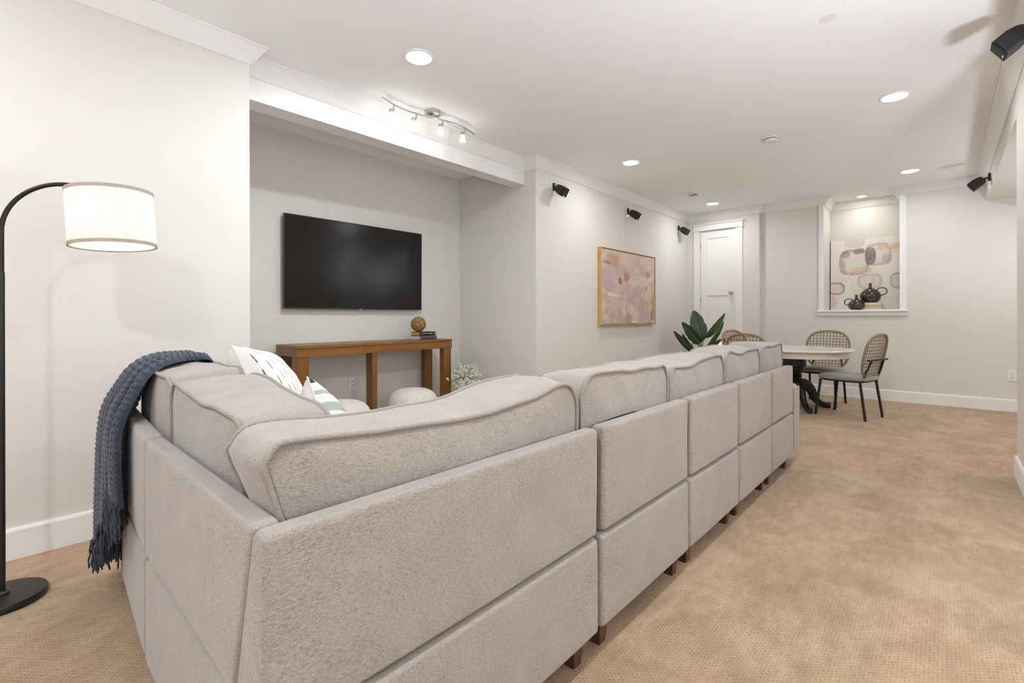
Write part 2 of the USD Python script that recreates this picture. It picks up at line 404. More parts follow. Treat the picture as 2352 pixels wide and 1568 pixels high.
for x, y, r, lab, m in ((1.87, 2.466, .077, 'round recessed ceiling light nearest the track light and the camera', MLA),
                        (4.594, .271, .077, 'round recessed ceiling light on the right, nearest the cropped black speaker', MLF),
                        (4.662, 2.48, .077, 'round recessed ceiling light above the pink abstract painting', MLF),
                        (7.151, 2.497, .077, 'round recessed ceiling light in front of the white door, beside the air vent', MLF),
                        (7.063, .283, .077, 'round recessed ceiling light just in front of the wall right of the niche', MLF),
                        (8.10, .832, .050, 'small recessed ceiling light inside the wall niche above the leaning art', MLS),
                        (1.87, .271, .077, 'unseen round recessed ceiling light over the camera, lighting the sofa corner', MLN),  # from here on out of view: grid continued to light the near end
                        (-.85, .271, .077, 'round recessed ceiling light behind the camera on the right', MLC),
                        (-.85, 2.466, .077, 'round recessed ceiling light behind the camera near the left wall', MLB)):
    downlight(x, y, r, lab, m)
for x, y, w_ in ((5.5, -1.25, 'near'), (7.0, -1.25, 'far')):  # out of view, placed to light the hallway
    t = thing('ceiling_light', f'unseen round recessed ceiling light, lighting the hallway, at the {w_} end of the low side hallway ceiling', 'ceiling light', (x, y, 2.436), 0, 'unseen hallway ceiling lights')
    part(t, 'trim_ring', lathe([(.077, 0), (.077, -.004), (.081, -.008), (.091, -.007), (.096, -.002), (.096, 0)], 40), MTRIM)
    part(t, 'lens', lathe([(.0005, -.003), (.077, -.003), (.077, -.001), (.0005, -.001)], 40), MLF, False)

t = thing('smoke_detector', 'white round smoke detector in the middle of the ceiling', 'smoke detector', (4.90, 1.184, H))
part(t, 'base', lathe([(.001, -.012), (.068, -.012), (.07, -.008), (.07, 0), (.001, 0)], 40), MWHITEP)
part(t, 'cover', lathe([(.001, -.042), (.035, -.041), (.05, -.036), (.056, -.026), (.056, -.017), (.001, -.017)], 40), MWHITEP)
part(t, 'vent_gap', lathe([(.001, -.017), (.05, -.017), (.05, -.012), (.001, -.012)], 40), MDARK)
t = thing('cover_plate', 'faint round blank plate on the ceiling near the top edge', 'cover plate', (3.15, .478, H))
part(t, 'plate', lathe([(.001, -.0012), (.034, -.0012), (.042, -.0003), (.042, 0), (.001, 0)], 32), mat('spackle_paint', (.80, .80, .79), .9))

t = thing('air_vent', 'white rectangular ceiling air vent with grey louvres above the gallery wall', 'air vent', (6.373, 2.509, H))
fr = cat(box((-.16, -.075, -.006), (.16, -.048, 0)), box((-.16, .048, -.006), (.16, .075, 0)), box((-.16, -.048, -.006), (-.125, .048, 0)), box((.125, -.048, -.006), (.16, .048, 0)))
part(t, 'frame', fr, MTRIM, False)
part(t, 'duct', box((-.125, -.048, -.0015), (.125, .048, -.0002)), MDARK, False)
for i in range(9):
    xx = -.112 + i * .028
    part(t, 'louvre', xf(box((-.011, -.047, -.0008), (.011, .047, .0008)), rot((0, 1, 0), 42 if i < 5 else -42), (xx, 0, -.0075)), MTRIM, False)

# track light
MBULB = glow('spot_bulb_glow', TRACK_GLOW)
g = G(); ts = g.add('transparent_bsdf', 'BSDF', color=(1, 1, 1)); tl = g.add('translucent_bsdf', 'BSDF', color=(.95, .95, .94))
MGLASS = usdkit.material(stage, '/World/Looks/frosted_glass', {**g.n, 'mx': ('mix_closure', {'fac': .45})}, g.l + [(str(ts), 'mx.closure1'), (str(tl), 'mx.closure2')], surface='mx.closure')
t = thing('track_light', 'brushed nickel four-head track light on the ceiling in front of the TV recess', 'track light', (2.44, 3.04, H))
part(t, 'canopy', lathe([(.001, -.036), (.052, -.036), (.062, -.03), (.064, -.02), (.064, 0), (.001, 0)], 40), MNICKEL)
for q in range(4):
    a = .6 + q * math.pi / 2
    part(t, 'screw', xf(disk(.006, -.041, -.036, 12), None, (.036 * math.cos(a), .036 * math.sin(a), 0)), MBLACK)
for s in (-1, 1):
    xs_ = np.linspace(0, 1, 24)
    P = np.stack([s * (-.03 + .50 * xs_), s * (.012 - .055 * np.sin(xs_ * 3.1) * 1.0), -.048 - .012 * np.sin(xs_ * math.pi) * 0], 1)
    part(t, 'rail', tube(P, .0052, 10), MNICKEL)
    for w in (.018, .032):
        Q = np.stack([s * (.10 + .26 * xs_), s * (.012 - .055 * np.sin((.26 + .52 * xs_) * 3.1)) + s * w * np.sin(xs_ * math.pi), -.05 - .01 * np.sin(xs_ * math.pi)], 1)
        part(t, 'cable', tube(Q, .0012, 6), MNICKEL)
for i, fx in enumerate((-.345, -.135, .085, .315)):
    s = 1 if fx > 0 else -1; u = (abs(fx) + .03) / .5; hy = s * (.012 - .055 * math.sin(u * 3.1))
    hd = part(t, 'lamp_head', cat(tube([(fx, hy, -.048), (fx, hy, -.088)], .0055, 10), lathe([(.001, -.084), (.016, -.084), (.018, -.088), (.018, -.110), (.001, -.110)], 24, (fx - .014, hy + .012, 0))), MNICKEL)
    c = (fx - .014, hy + .012, 0)
    part(hd, 'glass_shade', lathe([(.017, -.109), (.019, -.128), (.023, -.14), (.0225, -.146), (.026, -.156), (.024, -.168), (.022, -.168), (.0238, -.156), (.0205, -.146), (.0208, -.14), (.017, -.128), (.015, -.109)], 24, c), MGLASS)
    part(hd, 'bulb', lathe([(.001, -.163), (.019, -.161), (.021, -.155), (.017, -.147), (.018, -.139), (.014, -.126), (.011, -.112), (.001, -.112)], 24, c), MBULB)

# ------------------------------------------------------------------ wall speakers
def speaker(label, loc, rotz):
    """mounts on a wall whose outward normal is local -y"""
    t = thing('wall_speaker', label, 'speaker', loc, rotz, 'black satellite speakers')
    part(t, 'wall_plate', rbox((-.038, -.006, -.07), (.038, 0, .06), .003, 2), MWHITEP)
    br = part(t, 'bracket', cat(rbox((-.017, -.028, -.03), (.017, -.006, .05), .005, 2), tube([(0, -.02, .012), (0, -.05, -.002)], .008, 10)), MPLAS)
    part(br, 'ball_joint', trimesh.creation.icosphere(2, .013).apply_translation((0, -.05, -.002)), MPLAS)
    # body: tapered, tilted downward ~33 degrees
    pts = []
    for yy, w, zl, zh, rr in ((0, .030, -.030, .030, 0), (-.02, .040, -.041, .040, 0), (-.06, .046, -.049, .047, 0), (-.118, .050, -.053, .042, 0)):
        for sx in (-1, 1):
            for zz in (zl, zh):
                for a in np.linspace(0, math.pi / 2, 4):
                    cx = sx * (w - .010); cz = zz - np.sign(zz) * .010
                    pts.append((cx + sx * .010 * math.cos(a), yy, cz + np.sign(zz) * .010 * math.sin(a)))
    R = rot((1, 0, 0), 33); T = (0, -.058, -.006)
    bd = part(t, 'body', xf(hull(pts), R, T), MPLAS)
    part(t, 'grille', xf(rbox((-.049, -.128, -.052), (.049, -.1185, .040), .004, 2), R, T), MGRILL)
    part(t, 'badge', xf(box((-.012, -.1292, -.046), (.012, -.128, -.038)), R, T), MWHITEP, False, label='small pale badge')
speaker('black speaker on the gallery wall nearest the TV recess', (4.165, YL, 2.485), 0)
speaker('black speaker on the gallery wall above the pink painting', (5.80, YL, 2.485), 0)
speaker('black speaker on the gallery wall nearest the white door', (7.44, YL, 2.485), 0)
speaker('black speaker on the right-hand soffit near the far wall', (6.99, YR, 2.515), 180)
speaker('large-looking black speaker cropped by the right edge of the picture', (3.52, YR, 2.53), 180)

# ------------------------------------------------------------------ outlets
def outlet(label, loc, rotz):
    t = thing('wall_outlet', label, 'outlet', loc, rotz)
    part(t, 'cover_plate', rbox((-.037, -.006, -.06), (.037, 0, .06), .003, 2), MWHITEP)
    for s in (-1, 1):
        r = part(t, 'receptacle', rbox((-.017, -.0085, s * .022 - .0155), (.017, -.005, s * .022 + .0155), .005, 2), MWHITEP)
        part(r, 'slots', cat(box((-.0085, -.0092, s * .022 + .0), (-.0055, -.0084, s * .022 + .009)), box((.0055, -.0092, s * .022 + .0), (.0085, -.0084, s * .022 + .008)),
                             xf(disk(.0032, -.0004, .0004, 10), rot((1, 0, 0), 90), (0, -.0088, s * .022 - .007))), MDARK, False)
outlet('white double outlet under the wooden console table', (2.455, YB, .445), 0)
outlet('white double outlet at the far wall beside the right column', (XF, -.575, .41), -90)

# ------------------------------------------------------------------ TV
def tvglass():
    g = G()
    return g.done('tv_screen', base_color=(.0035, .0026, .002), roughness=.17, specular_ior_level=.40)
t = thing('television', 'large black flat television mounted on the recess wall', 'television', (2.516, YB, 1.586))
part(t, 'wall_mount', box((-.3, -.035, -.2), (.3, 0, .2)), MBLACK, False)
TV = lambda m: xf(xf(m, None, (0, .05, .4155)), rot((1, 0, 0), .6), (0, -.05, -.4155))
part(t, 'housing', TV(cat(rbox((-.737, -.062, -.4155), (.737, -.040, .4155), .004, 2), rbox((-.5, -.045, -.33), (.5, -.035, .22), .004, 2))), MPLAS)
part(t, 'screen', TV(box((-.731, -.0632, -.403), (.731, -.0618, .409))), tvglass(), False)
part(t, 'bezel', TV(cat(box((-.737, -.0645, .409), (.737, -.0615, .4155)), box((-.737, -.0645, -.4155), (.737, -.0615, -.403)), box((-.737, -.0645, -.403), (-.731, -.0615, .409)), box((.731, -.0645, -.403), (.737, -.0615, .409)))), MPLAS, False)
part(t, 'badge', TV(box((-.018, -.0658, -.4195), (.018, -.0645, -.412))), MNICKEL, False, label='tiny silver badge under the screen')

# ------------------------------------------------------------------ console table
X0, X1, Y0, Y1, ZT = 1.708, 3.345, 3.85, 4.255, .863
t = thing('console_table', 'long brown stained wooden console table under the television', 'console table')
part(t, 'tabletop', rbox((X0, Y0, ZT - .026), (X1, Y1, ZT), .004, 2), MWOODX)
part(t, 'apron', cat(box((X0 + .004, Y0 + .004, ZT - .092), (X1 - .004, Y0 + .028, ZT - .028)), box((X0 + .004, Y1 - .028, ZT - .092), (X1 - .004, Y1 - .004, ZT - .028)),
                     box((X0 + .004, Y0 + .028, ZT - .092), (X0 + .028, Y1 - .028, ZT - .028)), box((X1 - .028, Y0 + .028, ZT - .092), (X1 - .004, Y1 - .028, ZT - .028))), MWOODX, False)
for xx in (X0 + .008, X1 - .106):
    for yy in (Y0 + .012, Y1 - .082):
        part(t, 'leg', rbox((xx, yy, 0), (xx + .098, yy + .07, ZT - .03), .003, 2), MWOODZ)
part(t, 'centre_leg', rbox((2.40, Y0 + .012, 0), (2.45, Y0 + .12, ZT - .03), .003, 2), MWOODZ)

MPAPER = mat('book_pages', (.70, .66, .57), .9, noise=(300, .12))
MPAPERY = mat('book_pages_yellow', (.60, .33, .07), .9, noise=(300, .15))
MPAPERT = mat('book_pages_tan', (.60, .46, .27), .9, noise=(300, .15))
MTXTO = mat('orange_foil_print', (.66, .36, .16), .5)
MTXTW = mat('pale_foil_print', (.7, .62, .48), .5)
MTXTD = mat('dark_foil_print', (.05, .045, .05), .5)
def book(label, loc, rotz, L, D, Tk, cover, pages, group, texts=()):
    """spine on local -y, lying flat; base at z=0"""
    t = thing('book', label, 'book', loc, rotz, group)
    c = .003
    part(t, 'cover', cat(rbox((-L / 2, 0, 0), (L / 2, D, c), .001, 1), rbox((-L / 2, 0, Tk - c), (L / 2, D, Tk), .001, 1), hull([(sx * L / 2, .004 - .012 * math.cos(a), Tk / 2 + Tk / 2 * math.sin(a)) for sx in (-1, 1) for a in np.linspace(-math.pi / 2, math.pi / 2, 9)])), cover)
    part(t, 'pages', box((-L / 2 + .004, .003, c), (L / 2 - .004, D - .004, Tk - c)), pages, False)
    for s, h, xx, zz, m in texts:
        tm = meshkit.text_mesh(s, h, .0006, True); tm = xf(tm, rot((1, 0, 0), 90), (xx, -.0082, zz)); part(t, 'title', tm, m, False)
MBK1 = mat('black_book_cloth', (.022, .019, .018), .45); MBK2 = mat('grey_book_cloth', (.105, .09, .10), .7, noise=(400, .2))
GB = 'books on the console table'
book('grey hardcover book lying at the bottom of the stack on the console', (3.135, 3.985, ZT), 0, .206, .155, .040, MBK2, MPAPER, GB, [('LIFE', .009, -.07, .0155, MTXTD), ('& LETTERS', .0095, -.025, .015, MTXTD)])
book('black hardcover book with orange title on top of the grey book', (3.125, 3.985, ZT + .0405), 0, .200, .155, .0385, MBK1, MPAPERY, GB,
     [('THE COLLECTORS', .0092, -.088, .0155, MTXTO), ('DAVID', .0055, .022, .0215, MTXTW), ('BALDACCI', .0055, .022, .0125, MTXTW), ('AE', .010, .072, .0145, MTXTW)])
def wickermat():
    g = G(); f = g.noise(g.pos(), 120.0, 3.0, .7)
    return g.done('woven_seagrass', base_color=g.ramp(f, [(.36, (.05, .02, .006)), (.5, (.27, .13, .035)), (.64, (.62, .40, .17))]), roughness=.7)
t = thing('wicker_ball', 'round woven wicker ball on top of the two books', 'decorative ball', (3.06, 4.055, ZT + .0795 + .0775))
nb, na = 96, 216
th = np.linspace(0.02, math.pi - .02, nb); ph = np.linspace(0, 2 * math.pi, na, endpoint=False)
TH, PH = np.meshgrid(th, ph, indexing='ij')
seg = 12; u = PH / (2 * math.pi) * seg; fu = u - np.floor(u) - .5
rows = np.sin(TH * 34 + (np.floor(u) % 2) * math.pi)
rr = .0745 + .0032 * np.sqrt(np.clip(1 - (2 * np.abs(fu)) ** 2.5, 0, 1)) + .0016 * rows * np.clip(1 - (2 * np.abs(fu)) ** 4, 0, 1)
part(t, 'weave', loft(np.stack([rr * np.sin(TH) * np.cos(PH), rr * np.sin(TH) * np.sin(PH), rr * np.cos(TH)], -1)), wickermat(), True)

# poufs tucked at the console
MBOUC = mat('cream_boucle', (.80, .745, .655), .95, noise=(120, .22), bump=(260, .006), sheen_weight=.3)
for i, (px, py, lab) in enumerate(((1.97, 3.62, 'left of two cream woven poufs in front of the console'), (2.76, 3.74, 'right of two cream woven poufs in front of the console'))):
    t = thing('pouf', lab, 'pouf', (px, py, 0), 20 * i, 'cream poufs by the console')
    nb, na = 60, 160; s = np.linspace(0, 1, nb); a = np.linspace(0, 2 * math.pi, na, endpoint=False)
    ang = (s - .5) * math.pi; R_ = .235 * np.sign(np.cos(ang)) * np.abs(np.cos(ang)) ** .55 + .001; Z_ = .208 + .208 * np.sign(np.sin(ang)) * np.abs(np.sin(ang)) ** .75
    A, RR = np.meshgrid(a, R_); _, ZZ = np.meshgrid(a, Z_)
    RR = RR * (1 + .012 * np.sin(A * 40 + np.floor(ZZ * 60) * 1.5) * (RR > .02)); ZZ = ZZ + .004 * np.sin(RR * 260) * (ZZ > .38)
    part(t, 'body', loft(np.stack([RR * np.cos(A), RR * np.sin(A), ZZ], -1)), MBOUC, True)
    part(t, 'top_button', lathe([(.001, .424), (.014, .422), (.02, .416), (.02, .410), (.001, .410)], 20), MBOUC)

# white leafy plant beside the console
MPOT = mat('grey_white_pot', (.62, .58, .55), .7, noise=(60, .08))
MSOIL = mat('dark_soil', (.03, .022, .015), .95)
def leafmat(name, stops, rough=.5, spec=.4):
    g = G(); f = g.noise(g.pos(), 70.0, 2.0)
    col = g.ramp(f, stops); d = g.add('principled_bsdf', 'BSDF', base_color=col, roughness=rough, specular_ior_level=spec)
    tr = g.add('translucent_bsdf', 'BSDF', color=col); mx = g.add('mix_closure', 'closure', fac=.18, closure1=d, closure2=tr)
    return usdkit.material(stage, f'/World/Looks/{name}', g.n, g.l, surface=str(mx))
MPALE = leafmat('pale_silver_leaf', [(.32, (.42, .48, .20)), (.45, (.66, .72, .56)), (.56, (.88, .89, .84))])
t = thing('silver_plant', 'small bushy plant with pale silvery leaves beside the console', 'potted plant', (3.42, 3.73, 0))
part(t, 'pot', lathe([(.001, .0), (.075, 0), (.09, .2), (.102, .44), (.106, .45), (.098, .45), (.094, .42), (.001, .41)], 32), MPOT)
part(t, 'soil', lathe([(.001, .435), (.095, .433), (.095, .42), (.001, .42)], 24), MSOIL)
lv, lf, st, off = [], [], [], 0
pr = np.random.default_rng(3)
for i in range(110):
    a = pr.uniform(0, 2 * math.pi); el = pr.uniform(.0, 1.4); L = pr.uniform(.10, .20)
    base = np.array([pr.uniform(-.05, .05), pr.uniform(-.05, .05), .44]); dirv = np.array([math.cos(a) * math.cos(el), math.sin(a) * math.cos(el), math.sin(el)])
    q = np.linspace(0, 1, 6)[:, None]; P = base + dirv * L * q + np.array([0, 0, -.06]) * q ** 2 * (1.3 - el)
    st.append(tube(P, .0012, 4))
    for j in range(11):
        w = pr.uniform(.2, 1.0); c = base + dirv * L * w + np.array([0, 0, -.06]) * w ** 2 * (1.3 - el)
        d1 = pr.normal(size=3) + dirv * .8 + np.array([0, 0, .2]); d1 /= np.linalg.norm(d1); n1 = np.cross(d1, pr.normal(size=3)); n1 /= np.linalg.norm(n1); k1 = np.cross(d1, n1)
        l, wd = pr.uniform(.024, .038), pr.uniform(.010, .015)
        pts = [c, c + d1 * l * .5 + n1 * wd, c + d1 * l * .5 + k1 * .003, c + d1 * l * .5 - n1 * wd, c + d1 * l - k1 * .003]
        lv += pts; lf += [(off, off + 1, off + 2), (off, off + 2, off + 3), (off + 1, off + 4, off + 2), (off + 2, off + 4, off + 3)]; off += 5
part(t, 'stems', cat(*st), MPALE)
part(t, 'foliage', trimesh.Trimesh(np.array(lv), np.array(lf), process=False), MPALE, False, kind='stuff')

# ------------------------------------------------------------------ sofa: six separate modules
SB, ST, SM, YO = .088, .737, .395, .812
def tk(z): return .048 + .30 * (ST - z)           # the back frame is a wedge, thin at its top
def frame_long(p): return p
def longpanel(x0, x1, z0, z1, bulge=.004, shift=0.0):
    T = .1; m = softgrid((x0, 0, z0), (x1, T, z1), .016, (14, 3, 12))
    def f(v):
        u = (v[:, 0] - x0) / (x1 - x0) * 2 - 1; w = (v[:, 2] - z0) / (z1 - z0) * 2 - 1; t = v[:, 1] / T
        b = bulge * (1 - u ** 4) * (1 - w ** 4) * (1 - t)
        wob = (meshkit.noise(np.stack([v[:, 0] * 7, v[:, 2] * 7, t * 0 + x0], 1), 5) - .5) * .004 * (1 - t)
        thick = tk(v[:, 2])
        r = np.copy(v); r[:, 1] = YO + shift + t * (thick - shift) - b - wob; return r
    return warp(m, f)
def sleg(x, y):
    return hull([(x + sx * a, y + sy * a, z) for z, a in ((0, .019), (.118, .030)) for sx in (-1, 1) for sy in (-1, 1)])
def base_block(lo, hi): return rbox(lo, hi, .02, 2)
def seat(lo, hi):
    m = softgrid(lo, hi, .035, (10, 10, 3)); c = (np.array(lo) + hi) / 2; h = (np.array(hi) - lo) / 2
    def f(v):
        q = (v - c) / h; v = v.copy(); v[:, 2] += .018 * (1 - q[:, 0] ** 2).clip(0) * (1 - q[:, 1] ** 2).clip(0) * (q[:, 2] > 0); return v
    return warp(m, f)
YF = 1.775
def module(x0, x1, label, seated=True):
    t = thing('sofa_module', label, 'sofa section', (0, 0, 0), 0, 'modules of the grey linen sectional sofa')
    part(t, 'upper_back_panel', longpanel(x0 + .017, x1 - .014, SM + .003, ST), MFAB)
    part(t, 'lower_back_panel', longpanel(x0 + .006, x1 - .006, SB, SM - .003), MFAB)
    part(t, 'base', base_block((x0 + .008, YO + .235, .10), (x1 - .008, YF - .02, .30)), MFAB)
    part(t, 'seat_cushion', seat((x0 + .01, YO + .17, .30), (x1 - .01, YF, .465)), MFAB)
    for lx in (x0 + .072, x1 - .072):
        for ly in (.872, 1.70): part(t, 'leg', sleg(lx, ly), MLEG, False)
    return t
XC = .307
c0 = thing('sofa_module', 'corner section of the grey sofa, nearest the camera', 'sofa section', (0, 0, 0), 0, 'modules of the grey linen sectional sofa')
part(c0, 'upper_back_panel', longpanel(XC, 1.311, SM + .003, ST), MFAB)
part(c0, 'lower_back_panel', longpanel(XC, 1.317, SB, SM - .003), MFAB)
def sidepanel(u0f, u1, z0, z1, shear, bulge=.004):
    T = .1; m = softgrid((0, 0, z0), (1, T, z1), .0155, (14, 3, 12))
    # rounding radius is in metres along v and z; along u rescale
    L = u1 - .9
    m = softgrid((0, 0, z0), (L, T, z1), .016, (14, 3, 12))
    def f(v):
        z = v[:, 2]; u0 = u0f(z); s = v[:, 0] / L; y = u0 + s * (u1 - u0); t = v[:, 1] / T
        uu = s * 2 - 1; w = (z - z0) / (z1 - z0) * 2 - 1; b = bulge * (1 - uu ** 4) * (1 - w ** 4) * (1 - t)
        x = XC + shear * (y - .823) + t * tk(z) - b
        return np.stack([x, y, z], 1)
    return warp(m, f)
inner = lambda z: YO + tk(z) + .004
part(c0, 'upper_side_panel', sidepanel(inner, 1.735, SM + .003, ST, .02), MFAB)
part(c0, 'lower_side_panel', sidepanel(inner, 1.735, SB, SM - .003, .02), MFAB)
part(c0, 'base', base_block((XC + .24, YO + .235, .10), (1.31, 1.735, .30)), MFAB)
part(c0, 'seat_cushion', seat((XC + .18, YO + .17, .30), (1.31, 1.735, .465)), MFAB)
for lx, ly in ((XC + .08, .872), (1.25, .872), (XC + .07, 1.67), (1.26, 1.67)): part(c0, 'leg', sleg(lx, ly), MLEG, False)
bx = [1.325, 2.043, 2.717, 3.371, 3.955]
labs = ['second section of the grey sofa from the camera, next to the corner', 'third section of the grey sofa from the camera', 'fourth section of the grey sofa from the camera', 'last back section of the grey sofa, with the low end arm']
mods = []
for i in range(4):
    mods.append(module(bx[i], bx[i + 1], labs[i]))
ARM = mods[-1]
part(ARM, 'arm', rbox((3.958, .826, .094), (4.172, YF, .585), .03, 4), MFAB)
part(ARM, 'arm_panel', rbox((3.975, .812, .11), (4.155, .832, .57), .008, 2), MFAB)
# left run: one seat with an arm, turned a little
L1 = thing('sofa_module', 'left end section of the grey sofa, under the navy throw', 'sofa section', (0, 0, 0), 0, 'modules of the grey linen sectional sofa')
def left_panel(y0, y1, z0, z1, bulge=.004):
    T = .1; m = softgrid((0, 0, z0), (y1 - y0, T, z1), .016, (12, 3, 12))
    def f(v):
        z = v[:, 2]; y = y0 + v[:, 0]; t = v[:, 1] / T; uu = v[:, 0] / (y1 - y0) * 2 - 1; w = (z - z0) / (z1 - z0) * 2 - 1
        b = bulge * (1 - uu ** 4) * (1 - w ** 4) * (1 - t)
        return np.stack([.327 + .075 * (y - 1.745) + t * tk(z) - b, y, z], 1)
    return warp(m, f)
part(L1, 'upper_back_panel', left_panel(1.745, 2.42, SM + .003, ST), MFAB)
part(L1, 'lower_back_panel', left_panel(1.745, 2.42, SB, SM - .003), MFAB)
part(L1, 'base', base_block((.60, 1.75, .10), (1.29, 2.42, .30)), MFAB)
part(L1, 'seat_cushion', seat((.54, 1.75, .30), (1.31, 2.42, .465)), MFAB)
part(L1, 'arm', rbox((.385, 2.425, .094), (1.31, 2.63, .585), .03, 4), MFAB)
for lx, ly in ((.43, 1.81), (.44, 2.57), (1.25, 1.81), (1.25, 2.57)): part(L1, 'leg', sleg(lx, ly), MLEG, False)

# loose back cushions with welts
def cushion(label, u0, u1, z0, topr, topf, v0, thick, toworld, seed, zipper=None, push=(0, 0), group='loose back cushions of the sofa', sag=.0):
    """u along the sofa, v away from its back, z up. topr/topf: [(fraction, height)] of the rear and front top edges"""
    rs = np.random.default_rng(seed); n = 132
    def outline(top, shrink, fr):
        tx = [p[0] for p in top]; tz = [p[1] for p in top]
        r = .055; L = u1 - u0 - 2 * shrink; zt0 = np.mean(tz)
        pts = []
        def arc(cx, cz, a0, a1, k):
            for a in np.linspace(a0, a1, k, endpoint=False): pts.append((cx + r * math.cos(a), cz + r * math.sin(a)))
        a, b = u0 + shrink, u1 - shrink; zb, zt = z0, zt0
        side = 14; topn = 34; cn = 9
        for q in np.linspace(0, 1, topn, endpoint=False): pts.append((b - r + (a - b + 2 * r) * q, zb))      # bottom right to left
        arc(a + r, zb + r, -math.pi / 2, -math.pi, cn)
        for q in np.linspace(0, 1, side, endpoint=False): pts.append((a, zb + r + (zt - zb - 2 * r) * q))
        arc(a + r, zt - r, math.pi, math.pi / 2, cn)
        for q in np.linspace(0, 1, topn, endpoint=False): pts.append((a + r + (b - a - 2 * r) * q, zt))
        arc(b - r, zt - r, math.pi / 2, 0, cn)
        for q in np.linspace(0, 1, side, endpoint=False): pts.append((b, zt - r - (zt - zb - 2 * r) * q))
        arc(b - r, zb + r, 0, -math.pi / 2, cn)
        P = np.array(pts)
        f = (P[:, 0] - u0) / (u1 - u0); w = ((P[:, 1] - zb) / (zt - zb)).clip(0, 1)
        from scipy.interpolate import PchipInterpolator
        target = PchipInterpolator(tx, tz)(f.clip(0, 1)) - zt
        P[:, 1] += target * w ** 2
        wob = (meshkit.noise(np.stack([P[:, 0] * 9, P[:, 1] * 9, np.full(len(P), seed + fr * 3.3)], 1), seed) - .5)
        P[:, 1] += wob * .012 * w; P[:, 0] += wob * .012
        return P
    A, B = outline(topr, 0, 0), outline(topf, .006, 1)
    if push[1]:                                       # this end leans against the side frame
        for Q_, ex in ((A, .006), (B, .014)):
            Q_[:, 0] = np.maximum(Q_[:, 0], XC + tk(Q_[:, 1]) + ex + (.03 if Q_ is B else 0) * np.clip((.80 - Q_[:, 1]) / .3, 0, 1))
    def vr(z): return np.maximum(v0, tk(z) + .014)
    M = len(A); mA = np.array([A[:, 0].mean(), A[:, 1].mean()]); mB = np.array([B[:, 0].mean(), B[:, 1].mean()])
    rings = []
    for s in (.02, .18, .36, .54, .7, .83, .92, .97):
        P = mA + (A - mA) * s; bul = .022 * (1 - s ** 3)
        wr = (meshkit.fbm(np.stack([P[:, 0] * 6, P[:, 1] * 6, np.full(M, seed)], 1), 3, seed) - .5) * .012 * (1 - s ** 6)
        rings.append(np.stack([P[:, 0], vr(P[:, 1]) - np.minimum(bul, vr(P[:, 1]) - tk(P[:, 1]) - .004).clip(0) + wr.clip(0) , P[:, 1]], 1))
    for q in np.linspace(0, 1, 11):
        P = A * (1 - q) + B * q; cen = mA * (1 - q) + mB * q; d = P - cen; d /= np.linalg.norm(d, axis=1, keepdims=True)
        out = .012 * math.sin(math.pi * q)
        wr = (meshkit.fbm(np.stack([P[:, 0] * 22, P[:, 1] * 8, np.full(M, q * 1.6 + seed)], 1), 2, seed + 9) - .5) * .020 * math.sin(math.pi * q)
        P = P + d * (out + wr[:, None])
        rings.append(np.stack([P[:, 0], vr(P[:, 1]) + thick * q, P[:, 1]], 1))
    for s in (.97, .92, .83, .7, .54, .36, .18, .02):
        P = mB + (B - mB) * s; bul = .05 * (1 - s ** 2.2)
        wr = (meshkit.fbm(np.stack([P[:, 0] * 6, P[:, 1] * 6, np.full(M, seed + 4)], 1), 3, seed) - .5) * .012
        rings.append(np.stack([P[:, 0], vr(P[:, 1]) + thick + bul + wr * (1 - s ** 6), P[:, 1]], 1))
    W = toworld(np.array(rings).reshape(-1, 3)).reshape(len(rings), M, 3)
    body = loft(W)
    if body.volume < 0: body.invert()
    t = thing('back_cushion', label, 'cushion', (0, 0, 0), 0, group)
    part(t, 'cushion_body', body, MFAB, 50)
    for P, off in ((A, -.003), (B, thick + .003)):
        Q = toworld(np.stack([P[:, 0], vr(P[:, 1]) + off, P[:, 1]], 1))
        part(t, 'piping', tube(Q, .0062, 8, True), MPIPE, True)
    if zipper:
        a, b, zz = zipper; xs_ = np.linspace(a, b, 16)
        Q = np.stack([xs_, vr(np.full(16, zz)) - .024, zz + .004 * np.sin(xs_ * 9)], 1)
        z1 = loft(np.stack([toworld(Q + np.array([0, 0, .011])), toworld(Q + np.array([0, -.003, .011])), toworld(Q + np.array([0, -.003, -.03])), toworld(Q + np.array([0, 0, -.03]))], 1))
        zp = part(t, 'zipper', z1, MBLACK, False, label='black zipper tape along the lower back edge')
        part(zp, 'zipper_pull', toworld_mesh(tube([(a + .012, vr(np.array([zz]))[0] - .029, zz - .012), (a + .022, vr(np.array([zz]))[0] - .029, zz + .003), (a + .030, vr(np.array([zz]))[0] - .029, zz - .004)], .0016, 6), toworld), MNICKEL)
    return t
def toworld_mesh(m, f):
    m = m.copy(); m.vertices = f(np.array(m.vertices)); return m
lw = lambda v: np.stack([v[:, 0], YO + v[:, 1], v[:, 2]], 1)
sw = lambda v: np.stack([XC + .02 * (v[:, 0] - .823) + v[:, 1], v[:, 0], v[:, 2]], 1)
s2 = lambda v: np.stack([.327 + .075 * (v[:, 0] - 1.745) + v[:, 1], v[:, 0], v[:, 2]], 1)
cushion('long back cushion on the corner section, nearest the camera', .315, 1.300, .47, [(0, .825), (.06, .868), (.3, .850), (.55, .842), (.75, .852), (.92, .878), (1, .852)],
        [(0, .80), (.08, .862), (.3, .852), (.55, .848), (.8, .885), (.95, .890), (1, .86)], .078, .205, lw, 11, push=(0, 1))
cushion('second long-run back cushion, with the black zipper showing', 1.325, 1.985, .47, [(0, .855), (.1, .892), (.4, .888), (.7, .882), (.93, .885), (1, .862)],
        [(0, .86), (.15, .884), (.4, .875), (.6, .878), (.85, .895), (1, .87)], .078, .205, lw, 23, zipper=(1.36, 1.66, .722))
